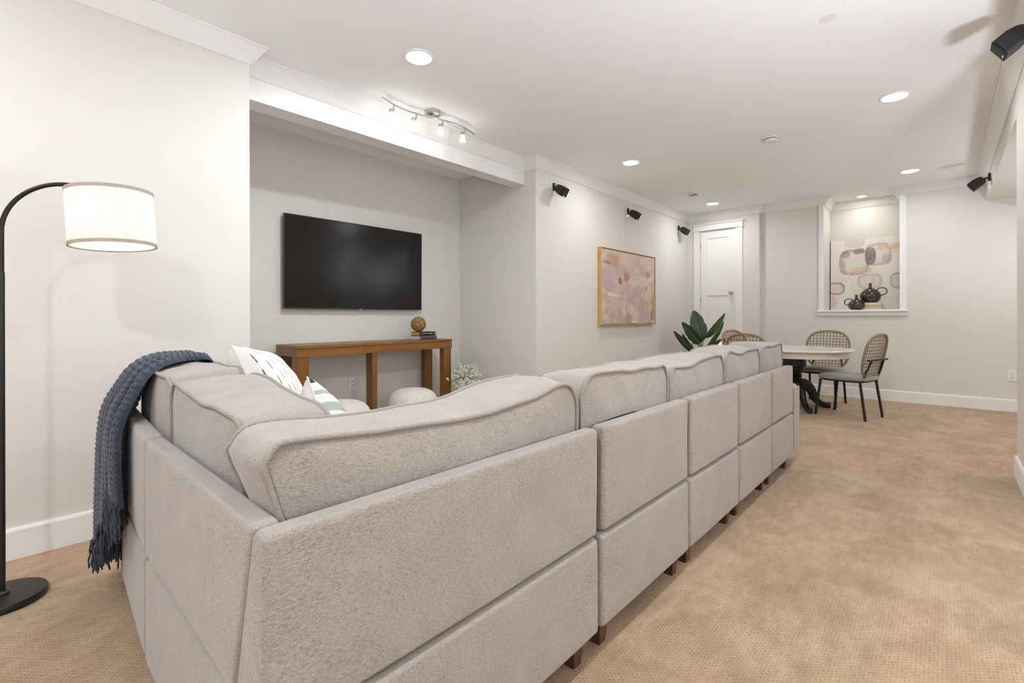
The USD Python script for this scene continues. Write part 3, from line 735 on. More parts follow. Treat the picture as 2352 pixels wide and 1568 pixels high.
cushion('third back cushion along the long run of the sofa', 2.005, 2.70, .47, [(0, .84), (.1, .868), (.35, .862), (.65, .885), (.92, .888), (1, .85)],
        [(0, .86), (.2, .885), (.6, .89), (.9, .89), (1, .86)], .078, .205, lw, 31)
cushion('fourth back cushion along the long run of the sofa', 2.72, 3.375, .47, [(0, .87), (.12, .893), (.45, .872), (.7, .885), (.93, .888), (1, .85)],
        [(0, .87), (.2, .90), (.6, .905), (.9, .89), (1, .86)], .078, .205, lw, 47)
cushion('last back cushion of the long run, nearest the dining table', 3.395, 3.955, .47, [(0, .85), (.15, .888), (.5, .885), (.93, .892), (1, .86)],
        [(0, .88), (.2, .91), (.6, .905), (.9, .90), (1, .87)], .078, .205, lw, 53)
cushion('side back cushion between the corner cushion and the navy throw', 1.125, 1.775, .47, [(0, .82), (.1, .862), (.4, .866), (.7, .878), (.92, .892), (1, .868)],
        [(0, .80), (.1, .85), (.35, .872), (.6, .892), (.85, .91), (1, .88)], .078, .205, sw, 61)
cushion('left end back cushion, mostly covered by the navy throw', 1.79, 2.44, .47, [(0, .855), (.1, .892), (.4, .89), (.7, .89), (.92, .89), (1, .86)],
        [(0, .89), (.1, .915), (.4, .91), (.7, .91), (.92, .905), (1, .88)], .078, .205, s2, 67)

# ------------------------------------------------------------------ navy throw
def navy():
    g = G(); f = g.noise(g.pos(), 420.0, 3.0, .7); h = g.noise(g.pos(), 25.0, 2.0)
    col = g.ramp(g.m('add', g.m('multiply', f, .7), g.m('multiply', h, .3)), [(.34, (.007, .010, .021)), (.5, (.018, .026, .050)), (.68, (.043, .056, .088))])
    return g.done('navy_knit', base_color=col, roughness=.95, sheen_weight=.35, normal=g.bump(f, .002))
MNAVY = navy()
MFRINGE = mat('navy_fringe_yarn', (.045, .047, .066), .95, noise=(300, .5))
prof = spline([(.345, .80), (.325, .865), (.28, .897), (.20, .902), (.12, .892), (.072, .862), (.036, .80), (.010, .745), (-.004, .66), (-.006, .48), (-.006, .34), (-.006, .19)], 260)
arc_ = np.r_[0, np.cumsum(np.linalg.norm(np.diff(prof, axis=0), axis=1))]; arc_ /= arc_[-1]
NS, NT = 150, 330
S, Tt = np.meshgrid(np.linspace(0, 1, NS), np.linspace(0, 1, NT), indexing='ij')
endT = .715 + .285 * np.clip((S - .22) / .60, 0, 1) - .025 * np.sin(S * 9)
tt = Tt * endT
px_, pz_ = np.interp(tt, arc_, prof[:, 0]), np.interp(tt, arc_, prof[:, 1])
dx, dz = np.interp(tt, arc_, np.gradient(prof[:, 0])), np.interp(tt, arc_, np.gradient(prof[:, 1])); L_ = np.hypot(dx, dz); nx, nz = dz / L_, -dx / L_      # outward
ycl = np.interp(tt, [0, .22, .36, .55, .8, 1], [2.26, 2.16, 2.03, 1.955, 1.945, 1.94]); ycr = np.interp(tt, [0, .25, .5, 1], [2.52, 2.58, 2.60, 2.585])
fold = (np.abs(np.sin(S * math.pi * 3.1 + .35 + .25 * np.sin(tt * 4))) ** .8 - .55) * .062 * np.interp(tt, [0, .2, .45, 1], [.25, .5, 1, 1.2]) + .012 * np.sin(S * 23 + tt * 3) * np.interp(tt, [0, .4, 1], [.2, .5, .8])
yy = ycl + (ycr - ycl) * S + .012 * np.cos(S * math.pi * 7 + .6) * np.interp(tt, [0, .4, 1], [.3, 1, 1])
un = S * 1.05; vn = tt * 1.15
col = un / .034; fc = np.abs(col - np.floor(col) - .5) * 2
knit = (.5 + .5 * np.sin(2 * math.pi * (vn / .021 + .55 * fc))) * (1 - fc ** 5)
drop = .030 + fold + .0052 * knit
Z_ = pz_ + np.abs(nz) * drop
X_ = .327 + .075 * (yy - 1.745) + px_ - np.abs(nx) * drop * np.where(tt < .06, -.3, 1)
outer = np.stack([X_, yy, Z_], -1)
innr = outer + np.stack([np.abs(nx) * .010 * np.where(tt < .06, -.3, 1), yy * 0, -np.abs(nz) * .010], -1)
ring = np.concatenate([outer, innr[::-1]], 0)                                        # closed cross-section over S
thr = loft(np.swapaxes(ring, 0, 1), True, True)
if thr.volume < 0: thr.invert()
t = thing('throw_blanket', 'navy blue chunky knitted throw with tasselled fringe over the sofa end', 'throw blanket')
part(t, 'blanket', thr, MNAVY, True)
strands = []; fr_ = np.random.default_rng(5)
for i in np.linspace(2, NS - 3, 34).astype(int):
    e = outer[i, -1]
    strands.append(tube([e + (.006, 0, .012), e + (-.003, 0, .003), e + (.003, 0, -.006)], [.006, .008, .005], 6))
    for q in range(4):
        L = fr_.uniform(.085, .125); o = fr_.normal(0, .0045, 3); sl = fr_.normal(0, .012, 2)
        w = np.linspace(0, 1, 12)[:, None]
        P = e + o * (1, 1, .3) + np.concatenate([w * sl[0] * .4 + .002 * np.sin(w * 14 + q), w * sl[1] + .003 * np.sin(w * 11 + q * 2), -w * L], 1)
        strands.append(tube(P, np.linspace(.0036, .0030, 12) * (1 + .25 * np.sin(np.arange(12) * 2.1)), 6))
part(t, 'fringe', cat(*strands), MFRINGE, True, kind='stuff')

# ------------------------------------------------------------------ throw pillows
def pillow(name, label, size, T, R, loc, material, group=None, seed=1, flange=0.0):
    n = 46; u = np.linspace(-1, 1, n); U, V = np.meshgrid(u, u, indexing='ij')
    h = (np.clip(1 - U ** 2, 0, 1) * np.clip(1 - V ** 2, 0, 1)) ** .42 * T
    wr = (meshkit.fbm(np.stack([U * 2.2, V * 2.2, U * 0 + seed], -1), 3, seed) - .5) * .02 * (1 - np.maximum(np.abs(U), np.abs(V)) ** 4)
    pin = 1 - .11 * (1 - V ** 2), 1 - .11 * (1 - U ** 2)
    X, Y = U * size[0] / 2 * pin[0], V * size[1] / 2 * pin[1]
    front = np.stack([X, Y, h + wr], -1).reshape(-1, 3); back = np.stack([X, Y, -h * .9 + wr * .5], -1).reshape(-1, 3)
    i, j = np.meshgrid(np.arange(n - 1), np.arange(n - 1), indexing='ij'); a = (i * n + j).ravel()
    f = np.vstack([np.stack([a, a + n, a + n + 1], 1), np.stack([a, a + n + 1, a + 1], 1)])
    uvp = np.stack([(U + 1) / 2, (V + 1) / 2], -1).reshape(-1, 2)
    t = thing(name, label, 'pillow', loc, 0, group)
    RT = lambda p: p @ np.asarray(R).T
    part(t, 'front_face', trimesh.Trimesh(RT(front), f, process=False), material, True, uv=uvp)
    part(t, 'back_face', trimesh.Trimesh(RT(back), f[:, ::-1], process=False), MCOTTON, True)
    e = np.concatenate([np.stack([X[:, 0], Y[:, 0]], 1), np.stack([X[-1], Y[-1]], 1)[1:], np.stack([X[::-1, -1], Y[::-1, -1]], 1)[1:], np.stack([X[0, ::-1], Y[0, ::-1]], 1)[1:-1]])
    part(t, 'seam', tube(RT(np.concatenate([e, np.zeros((len(e), 1))], 1)), .0035, 6, True), MCOTTON, True)
    return t
MCOTTON = mat('white_cotton', (.80, .78, .74), .9, noise=(200, .06), bump=(700, .0006))
def dashmat(name, spacing, dash, width, ink, fill=.55):
    g = G(); x, y, z = g.sep(g.uv())
    cx = g.m('divide', x, spacing); ci = g.m('floor', cx); fx = g.m('absolute', g.m('subtract', g.m('fraction', cx), .5))
    wn = g.add('white_noise_texture', 'value', dimensions='1D', w=ci)
    fy = g.m('fraction', g.m('add', g.m('divide', y, dash), wn))
    on = g.m('multiply', g.m('less_than', fx, width), g.m('less_than', fy, fill))
    thin = g.m('multiply', g.m('less_than', fx, width * .35), .35)
    tex = g.noise(g.map(g.uv(), (400, 400, 1)), 1.0, 2.0)
    on = g.m('multiply', g.m('maximum', on, thin), g.m('greater_than', tex, .42))
    return g.done(name, base_color=g.mixc(on, (.80, .78, .74), ink), roughness=.9, normal=g.bump(tex, .0008))
def basis(zaxis, upv):
    zaxis = np.array(zaxis, float); zaxis /= np.linalg.norm(zaxis); y = np.array(upv, float); y -= zaxis * (y @ zaxis); y /= np.linalg.norm(y)
    return np.stack([np.cross(y, zaxis), y, zaxis], 1)
def edge_basis(e, n):
    e = np.array(e, float); e /= np.linalg.norm(e); n = np.array(n, float); n -= e * (e @ n); n /= np.linalg.norm(n)
    y = np.cross(n, e); return np.stack([e, y, n], 1)
def corner_pillow(name, label, size, T, corner, e, n, material, group, seed):
    B = edge_basis(e, n); c = np.array(corner) + B[:, 0] * size[0] * .48 - B[:, 1] * size[1] * .48
    return pillow(name, label, size, T, B, c, material, group, seed)
corner_pillow('throw_pillow', 'white pillow with dark dashed lines leaning at the left end of the sofa', (.52, .50), .145, (.675, 2.08, .972), (.48, .87, -.1), (.87, -.48, .42), dashmat('dashed_cotton', .072, .15, .055, (.035, .022, .026)), None, 2)
def stripemat():
    g = G(); x, y, z = g.sep(g.uv())
    tex = g.noise(g.map(g.uv(), (300, 300, 1)), 1.0, 2.0)
    inb = lambda a, b: g.m('multiply', g.m('greater_than', y, a), g.m('less_than', y, b))
    green = g.m('maximum', g.m('maximum', inb(.58, .69), inb(.79, .84)), inb(.28, .38))
    top = g.m('multiply', g.m('multiply', g.m('greater_than', y, .93), g.m('less_than', x, .42)), g.m('less_than', g.m('fraction', g.m('multiply', x, 16.0)), .45))
    c = g.mixc(green, (.80, .79, .75), (.43, .48, .45)); c = g.mixc(top, c, (.05, .035, .03))
    return g.done('green_striped_cotton', base_color=c, roughness=.92, normal=g.bump(tex, .0012))
corner_pillow('throw_pillow', 'small white pillow with sage green stripes and dark corner stitching', (.38, .36), .10, (.86, 1.84, .850), (.42, .78, -.46), (.86, -.50, .42), stripemat(), None, 6)
pillow('throw_pillow', 'white and black patterned pillow barely showing behind the third cushion', (.40, .40), .07, basis((.1, 1, .25), (.5, -.1, 1)), (2.97, 1.25, .615), dashmat('black_white_cotton', .2, .3, .3, (.02, .018, .018), .6), None, 8)
pillow('throw_pillow', 'plain white pillow peeking over the fourth cushion', (.42, .42), .07, basis((-.35, 1, .3), (-.35, -.1, 1)), (3.86, 1.36, .635), MCOTTON, None, 9)

# ------------------------------------------------------------------ arc floor lamp
t = thing('floor_lamp', 'black arc floor lamp with a white linen drum shade beside the left wall', 'floor lamp', (.063, 2.70, 0))
part(t, 'base', lathe([(.001, 0), (.126, 0), (.130, .006), (.130, .020), (.126, .027), (.02, .030), (.001, .030)], 64), MBLACK)
part(t, 'collar', lathe([(.011, .03), (.022, .03), (.022, .036), (.0135, .042), (.011, .042)], 24), MBLACK)
part(t, 'pole', tube([(0, 0, .03), (0, 0, .6), (0, 0, 1.268)], .0098, 20), MBLACK)
dv = np.array([.94, -.342, 0]); RA = .205
arcp = [np.array([0, 0, 1.26]), np.array([0, 0, 1.35])] + [dv * RA * (1 - math.cos(a)) * .95 + np.array([0, 0, 1.425 + RA * math.sin(a)]) for a in np.linspace(0, math.pi / 2, 18)] + [dv * .30 + np.array([0, 0, 1.632])]
part(t, 'arm', tube(np.array(arcp), .0082, 16), MBRONZE)
g = G(); pz = g.obj()
w1 = g.noise(g.map(pz, (60, 60, 900)), 1.0, 2.0, .6); w2 = g.noise(g.map(pz, (700, 700, 60)), 1.0, 2.0, .6)
wv = g.m('multiply', g.m('add', w1, w2), .5)
lc = g.ramp(wv, [(.36, (.62, .50, .38)), (.45, (.87, .83, .77)), (.6, (.95, .93, .90))])
dd = g.add('diffuse_bsdf', 'BSDF', color=lc); tl = g.add('translucent_bsdf', 'BSDF', color=lc)
mx = g.add('mix_closure', 'closure', fac=.55, closure1=dd, closure2=tl)
MSHADE = usdkit.material(stage, '/World/Looks/linen_lamp_shade', g.n, g.l, surface=str(mx))
MBAND = mat('taupe_shade_band', (.40, .34, .29), .9, noise=(300, .2))
RS, HS = .146, .232; RT_ = rot((fw[0], fw[1], 0), -3.6); C = dv * .325 + np.array([.016, 0, 0]) + np.array([0, 0, 1.388])
shade = lathe([(RS, 0), (RS, HS), (RS - .0015, HS), (RS - .0015, 0), (RS, 0)], 72)
shade = loft(np.stack([np.stack([r_ * np.cos(np.linspace(0, 2 * math.pi, 72, endpoint=False)), r_ * np.sin(np.linspace(0, 2 * math.pi, 72, endpoint=False)), np.full(72, z_)], 1) for r_, z_ in ((RS, 0), (RS, HS * .5), (RS, HS), (RS - .0015, HS), (RS - .0015, HS * .5), (RS - .0015, 0))]), True, False, True)
sh = part(t, 'shade', xf(shade, RT_, C), MSHADE, 30)
for z0, z1 in ((0, .013), (HS - .013, HS)):
    rr_ = loft(np.stack([np.stack([r_ * np.cos(np.linspace(0, 2 * math.pi, 72, endpoint=False)), r_ * np.sin(np.linspace(0, 2 * math.pi, 72, endpoint=False)), np.full(72, z_)], 1) for r_, z_ in ((RS + .0012, z0), (RS + .0012, z1), (RS - .003, z1), (RS - .003, z0))]), True, False, True)
    if rr_.volume < 0: rr_.invert()
    part(sh, 'shade_band', xf(rr_, RT_, C), MBAND, 30)
g = G(); dd = g.add('diffuse_bsdf', 'BSDF', color=(.93, .92, .90)); tl = g.add('translucent_bsdf', 'BSDF', color=(.95, .94, .92))
MDIFF = usdkit.material(stage, '/World/Looks/lamp_diffuser', {**g.n, 'mx': ('mix_closure', {'fac': .75})}, g.l + [(str(dd), 'mx.closure1'), (str(tl), 'mx.closure2')], surface='mx.closure')
part(sh, 'diffuser', xf(disk(RS - .006, .004, .006, 64), RT_, C), MDIFF, 30)
part(t, 'spider', xf(cat(*[tube([(0, 0, HS - .012), ((RS - .002) * math.cos(a), (RS - .002) * math.sin(a), HS - .012)], .002, 6) for a in (0, 2.094, 4.189)], tube([(0, 0, HS + .012), (0, 0, HS - .07)], .012, 12)), RT_, C), MBRONZE)
part(t, 'bulb', xf(trimesh.creation.icosphere(3, .03), RT_, C + RT_ @ np.array([0, 0, HS - .10])), glow('lamp_bulb_glow', LAMP_GLOW), True)

for n_, (loc, pw, lab) in enumerate((((-1.35, .55, 0), FILL_UPLIGHT_REAR, 'added waist-high black column uplighter behind the camera, fill light for the ceiling'), ((1.6, -1.25, 0), FILL_UPLIGHT_SIDE, 'added waist-high black column uplighter in the side area, fill light for the ceiling'),
                                    ((6.1, -1.35, 0), FILL_UPLIGHT_HALL, 'added waist-high black column uplighter in the side hallway, fill light for the far ceiling'))):
    t = thing('added_uplighter', lab, 'floor lamp', loc)  # added fitting that throws fill light up onto the ceiling
    part(t, 'base', lathe([(.001, 0), (.16, 0), (.165, .008), (.16, .022), (.05, .028), (.001, .028)], 48), MBLACK)
    part(t, 'column', lathe([(.05, .028), (.05, .60), (.07, .70), (.15, .80), (.20, .90), (.194, .90), (.143, .805), (.062, .705), (.042, .60), (.042, .028), (.05, .028)], 56), MBLACK)
    part(t, 'diffuser', lathe([(.001, .892), (.188, .892), (.188, .896), (.001, .896)], 56), glow(f'added_uplighter_glow_{n_}', pw), False)

# ------------------------------------------------------------------ painting on the gallery wall
def blobs(g, uvx, uvy, base, items, dist):
    """items: (cx, cy, rx, ry, power, soft, colour, alpha, ring)"""
    col = base
    for cx, cy, rx, ry, pw, soft, c, al, ringw in items:
        a = g.m('power', g.m('absolute', g.m('divide', g.m('subtract', uvx, cx), rx)), pw); b = g.m('power', g.m('absolute', g.m('divide', g.m('subtract', uvy, cy), ry)), pw)
        d = g.m('power', g.m('add', a, b), 1.0 / pw)
        f = g.add('map_range', 'result', range_type='smoothstep', value=d, from_min=1.0 - soft, from_max=1.0, to_min=1.0, to_max=0.0, clamp=True)
        if ringw:
            h = g.add('map_range', 'result', range_type='smoothstep', value=d, from_min=1.0 - ringw - soft * 1.5, from_max=1.0 - ringw * .5, to_min=.22, to_max=1.0, clamp=True)
            f = g.m('multiply', f, h)
        f = g.m('multiply', f, g.m('multiply', al, dist))
        col = g.mixc(g.m('minimum', f, 1.0), col, c)
    return col
def art1():
    g = G(); uv = g.uv()
    w = g.noise(g.map(uv, (5, 5, 1)), 1.0, 4.0, .65, out='color');
    x, y, z = g.sep(uv); nx_, ny_, nz_ = g.sep(w)
    X = g.m('add', x, g.m('multiply', g.m('subtract', nx_, .5), .16)); Y = g.m('add', y, g.m('multiply', g.m('subtract', ny_, .5), .13))
    n1 = g.noise(g.map(uv, (3.0, 2.4, 1)), 1.0, 4.0, .6, 1.0); n2 = g.noise(g.map(uv, (9, 4, 1), (3, 7, 0)), 1.0, 4.0, .7, .6)
    base = g.ramp(n1, [(.30, (.44, .33, .30)), (.42, (.55, .41, .34)), (.52, (.64, .49, .38)), (.64, (.66, .54, .44))])
    base = g.mixc(g.m('multiply', g.m('greater_than', n2, .56), .55), base, (.70, .58, .47))
    n3 = g.noise(g.map(uv, (4, 7, 1), (9, 1, 0)), 1.0, 3.0, .6, .8)
    base = g.mixc(g.m('multiply', g.m('greater_than', n3, .57), .6), base, (.45, .36, .36))
    one = 1.0
    it = [(.18, .86, .16, .13, 2.4, .4, (.50, .27, .19), .75, 0), (.08, .82, .08, .03, 2, .5, (.20, .16, .20), .8, 0), (.09, .66, .12, .12, 2.6, .3, (.47, .38, .40), .8, 0),
          (.35, .74, .16, .11, 2.5, .5, (.48, .36, .36), .6, 0), (.42, .66, .06, .10, 1.4, .3, (.42, .22, .16), .85, 0), (.325, .60, .035, .06, 1.8, .3, (.17, .09, .085), .85, 0),
          (.12, .52, .16, .07, 2.5, .4, (.45, .35, .36), .7, 0), (.20, .40, .14, .03, 2.5, .4, (.74, .64, .50), .8, 0), (.84, .73, .06, .05, 2, .5, (.25, .20, .25), .8, 0),
          (.88, .84, .05, .06, 2, .4, (.68, .59, .50), .8, 0), (.80, .53, .05, .04, 1.6, .4, (.50, .28, .14), .8, 0), (.58, .59, .13, .07, 2.2, .5, (.70, .57, .46), .6, 0),
          (.57, .86, .12, .10, 2.2, .6, (.58, .44, .36), .6, 0), (.46, .07, .08, .12, 1.6, .4, (.47, .24, .14), .85, 0), (.43, .22, .025, .09, 2, .5, (.50, .30, .20), .7, 0),
          (.71, .20, .07, .09, 2.4, .4, (.43, .34, .36), .7, 0), (.96, .22, .05, .20, 2.6, .4, (.40, .24, .20), .8, 0), (.935, .10, .02, .10, 2.2, .5, (.14, .11, .14), .85, 0),
          (.93, .34, .05, .09, 2, .5, (.50, .29, .19), .7, 0), (.80, .10, .12, .08, 2.6, .4, (.46, .38, .39), .7, 0), (.34, .27, .02, .02, 2, .5, (.45, .25, .18), .8, 0)]
    col = blobs(g, X, Y, base, it, g.m('add', .35, g.m('multiply', n2, 1.25)))
    st = g.noise(g.map(uv, (120, 30, 1)), 1.0, 3.0, .6)
    return g.done('abstract_blush_canvas', base_color=col, roughness=.6, normal=g.bump(g.m('add', n2, g.m('multiply', st, .3)), .002))
def quad(w, h, d, n=1):
    """a canvas block facing local -y with uv on its front"""
    v = np.array([(-w / 2, -d, 0), (w / 2, -d, 0), (w / 2, -d, h), (-w / 2, -d, h), (-w / 2, 0, 0), (w / 2, 0, 0), (w / 2, 0, h), (-w / 2, 0, h)], float)
    f = np.array([(0, 1, 2), (0, 2, 3), (5, 4, 7), (5, 7, 6), (4, 0, 3), (4, 3, 7), (1, 5, 6), (1, 6, 2), (3, 2, 6), (3, 6, 7), (4, 5, 1), (4, 1, 0)])
    uv = np.array([(0, 0), (1, 0), (1, 1), (0, 1), (0, 0), (1, 0), (1, 1), (0, 1)], float)
    vv = v[f.ravel()]; return trimesh.Trimesh(vv, np.arange(36).reshape(-1, 3), process=False), uv[f.ravel()]
def canvas(parent, w, h, d, m, R=None, tr=(0, 0, 0)):
    q, uv = quad(w, h, d); q = xf(q, R, tr)
    mm = usdkit.mesh(stage, numbered(str(parent.GetPath()), 'canvas'), q, m, False, uv); return mm.GetPrim()
PW, PH_ = 1.471, .965
t = thing('painting', 'framed blush pink and lilac abstract painting with gold oak frame', 'painting', (5.056 + PW / 2, YL, .982))
fd = .056
for a in ((-PW / 2, 0, -PW / 2 + .012, PH_), (PW / 2 - .012, 0, PW / 2, PH_)):
    part(t, 'frame_side', rbox((a[0], -fd, a[1]), (a[2], 0, a[3]), .0015, 1), MGOLD)
for z0 in (0, PH_ - .012):
    part(t, 'frame_rail', rbox((-PW / 2 + .012, -fd, z0), (PW / 2 - .012, 0, z0 + .012), .0015, 1), MGOLD)
part(t, 'shadow_gap', box((-PW / 2 + .012, -fd + .012, .012), (PW / 2 - .012, -.002, PH_ - .012)), MDARK, False)
canvas(t, PW - .038, PH_ - .038, .046, art1(), None, (0, -.003, .019))

# ------------------------------------------------------------------ niche: leaning art, vases, books
def art2():
    g = G(); uv = g.uv(); x, y, z = g.sep(uv)
    w = g.noise(g.map(uv, (3.5, 4.5, 1)), 1.0, 4.0, .6, out='color'); nx_, ny_, nz_ = g.sep(w)
    X = g.m('add', x, g.m('multiply', g.m('subtract', nx_, .5), .05)); Y = g.m('add', y, g.m('multiply', g.m('subtract', ny_, .5), .04))
    n1 = g.noise(g.map(uv, (4, 5, 1), (2, 2, 0)), 1.0, 4.0, .6, .6)
    base = g.ramp(n1, [(.35, (.80, .74, .68)), (.65, (.86, .82, .77))])
    gr, tan, pk, dk = (.42, .37, .36), (.70, .50, .32), (.70, .58, .48), (.24, .195, .19)
    it = [(.36, .97, .16, .10, 2.6, .12, (.60, .55, .53), .7, 0), (.88, .90, .20, .13, 2.8, .15, (.76, .62, .48), .7, .1), (.95, .86, .12, .05, 2.6, .3, tan, .7, 0),
          (.35, .68, .23, .19, 3.0, .07, gr, .9, .25), (.22, .79, .08, .07, 2.4, .4, dk, .6, 0), (.42, .83, .09, .045, 2.6, .25, dk, .85, 0), (.18, .62, .05, .12, 2.4, .4, gr, .7, 0),
          (.45, .56, .16, .055, 2.6, .2, tan, .65, 0), (.69, .77, .19, .165, 3.0, .07, (.52, .43, .38), .8, .25), (.58, .75, .075, .13, 2.8, .10, dk, .95, 0), (.80, .70, .09, .09, 2.4, .5, gr, .6, 0),
          (.75, .86, .10, .045, 2.4, .4, tan, .55, 0), (.10, .50, .20, .12, 2.8, .10, (.76, .66, .56), .6, .2), (.08, .31, .14, .095, 2.8, .08, (.36, .26, .22), .95, .32),
          (.57, .40, .19, .115, 2.8, .10, (.52, .48, .46), .75, .3), (.62, .42, .05, .09, 2.4, .3, tan, .4, 0), (.98, .39, .14, .115, 2.6, .08, (.40, .35, .33), .9, .25),
          (.42, .36, .12, .16, 2.6, .1, (.76, .64, .52), .5, .15), (.82, .22, .18, .17, 3.0, .06, (.70, .64, .59), .5, .12), (.03, .12, .07, .10, 2.4, .3, tan, .6, 0)]
    col = blobs(g, X, Y, base, it, g.m('add', .45, g.m('multiply', n1, .95)))
    return g.done('watercolour_pebble_canvas', base_color=col, roughness=.7)
t = thing('leaning_canvas', 'watercolour canvas of overlapping grey and tan pebble shapes in the wall niche', 'painting', (8.350, .828, 1.1765), -90)
Rz = rot((1, 0, 0), -1.5)
AW, AH = .80, 1.005
def rz(m): return xf(m, Rz)
MWAL = wood('thin_walnut_edge', (.10, .05, .025), (.20, .11, .055), 2)
for sx in (-1, 1):
    part(t, 'canvas_edge', rz(box((sx * (AW / 2 + .003) - .003, -.034, 0), (sx * (AW / 2 + .003) + .003, 0, AH))), MWAL, False)
canvas(t, AW, AH, .034, art2(), Rz)

MCER = mat('dark_glazed_ceramic', (.034, .020, .010), .17, noise=(18, .5), coat_weight=.4, coat_roughness=.08)
def jug(label, loc, rotz, R, hb, ht, handle):
    t = thing('ceramic_jug', label, 'jug', loc, rotz, None)
    prof = [(.001, 0), (R * .52, 0), (R * .60, .004)] + [(R * (1 - abs(q) ** 2.3 * .42) if q < 0 else R * math.cos(q * 1.18) ** .85, hb * .46 + q * hb * (.46 if q < 0 else .50)) for q in np.linspace(-.95, 1, 22)]
    prof = [p for p in prof if p[0] > .0185 or p[1] < .01] + [(.020, hb + .004), (.0165, hb + .018), (.0155, ht - .012), (.018, ht), (.013, ht), (.011, ht - .02), (.001, ht - .022)]
    part(t, 'body', lathe(prof, 48), MCER, 50)
    cx, cz, rr = handle; a = np.linspace(0, 2 * math.pi, 40, endpoint=False)
    part(t, 'handle', tube(np.stack([cx + rr * np.cos(a), 0 * a, cz + rr * .9 * np.sin(a)], 1), .0062, 10, True), MCER, 60)
    return t
MBC = mat('cream_book_cloth', (.62, .56, .46), .6); MBT = mat('tan_book_cloth', (.55, .38, .17), .6)
GN = 'books in the wall niche'
book('bottom cream book of the stack in the wall niche', (8.185, .715, 1.1765), 90, .215, .15, .033, MBC, MPAPER, GN)
book('middle tan book of the stack in the wall niche', (8.185, .718, 1.210), 90, .205, .145, .035, MBT, MPAPERT, GN)
book('top cream book of the stack in the wall niche, under the big jug', (8.18, .722, 1.2455), 90, .200, .14, .030, MBC, MPAPER, GN)
jug('larger dark glazed ceramic jug standing on the stack of books', (8.12, .745, 1.276), -90, .119, .195, .262, (.125, .150, .055))
jug('smaller dark glazed ceramic jug beside the books on the niche sill', (8.02, .888, 1.1765), -90, .097, .145, .205, (-.085, .108, .050))

# ------------------------------------------------------------------ dining set
MCREAM = mat('cream_lacquer', (.74, .70, .60), .22, coat_weight=.3)
MEBON = mat('ebonised_wood', (.010, .0085, .0075), .35)
TC = (6.545, 1.335)
t = thing('dining_table', 'round dining table with cream top on a black scrolled pedestal', 'dining table', (*TC, 0))
part(t, 'tabletop', lathe([(.001, .690), (.585, .690), (.600, .696), (.602, .704), (.597, .712), (.585, .715), (.001, .715)], 96), MCREAM)
part(t, 'apron', lathe([(.50, .690), (.548, .690), (.548, .640), (.556, .634), (.556, .622), (.50, .622)], 96), MCREAM)
part(t, 'under_plate', lathe([(.001, .60), (.20, .60), (.22, .625), (.001, .625)], 32), MEBON)
part(t, 'column', lathe([(.001, .62), (.125, .62), (.125, .50), (.105, .485), (.10, .45), (.082, .43), (.070, .40), (.085, .385), (.075, .37), (.062, .33), (.06, .28), (.085, .25), (.09, .12), (.06, .10), (.001, .10)], 40), MEBON)
for i in range(4):
    a = math.atan2(.957 * 1.0686 - TC[1], 6.329 * 1.0686 - TC[0]) + i * math.pi / 2
    P = spline([(.05, .30), (.13, .285), (.19, .215), (.245, .105), (.32, .052), (.395, .045)], 22)
    rad = np.interp(np.linspace(0, 1, 22), [0, .35, .75, 1], [.060, .052, .036, .034])
    rings = []
    T = np.gradient(P, axis=0); T /= np.linalg.norm(T, axis=1, keepdims=True)
    for p, tt_, r_ in zip(P, T, rad):
        nrm = np.array([-tt_[1], tt_[0]]); ring = []
        for b in np.linspace(0, 2 * math.pi, 14, endpoint=False):
            cu, su = np.sign(math.cos(b)) * abs(math.cos(b)) ** .6, np.sign(math.sin(b)) * abs(math.sin(b)) ** .6
            q = p + nrm * r_ * su; ring.append((q[0], r_ * .62 * cu, q[1]))
        rings.append(ring)
    m = loft(np.array(rings));
    if m.volume < 0: m.invert()
    m.apply_translation((0, 0, -m.bounds[0][2] + .001))
    part(t, 'foot', xf(m, rot((0, 0, 1), math.degrees(a))), MEBON, 50)

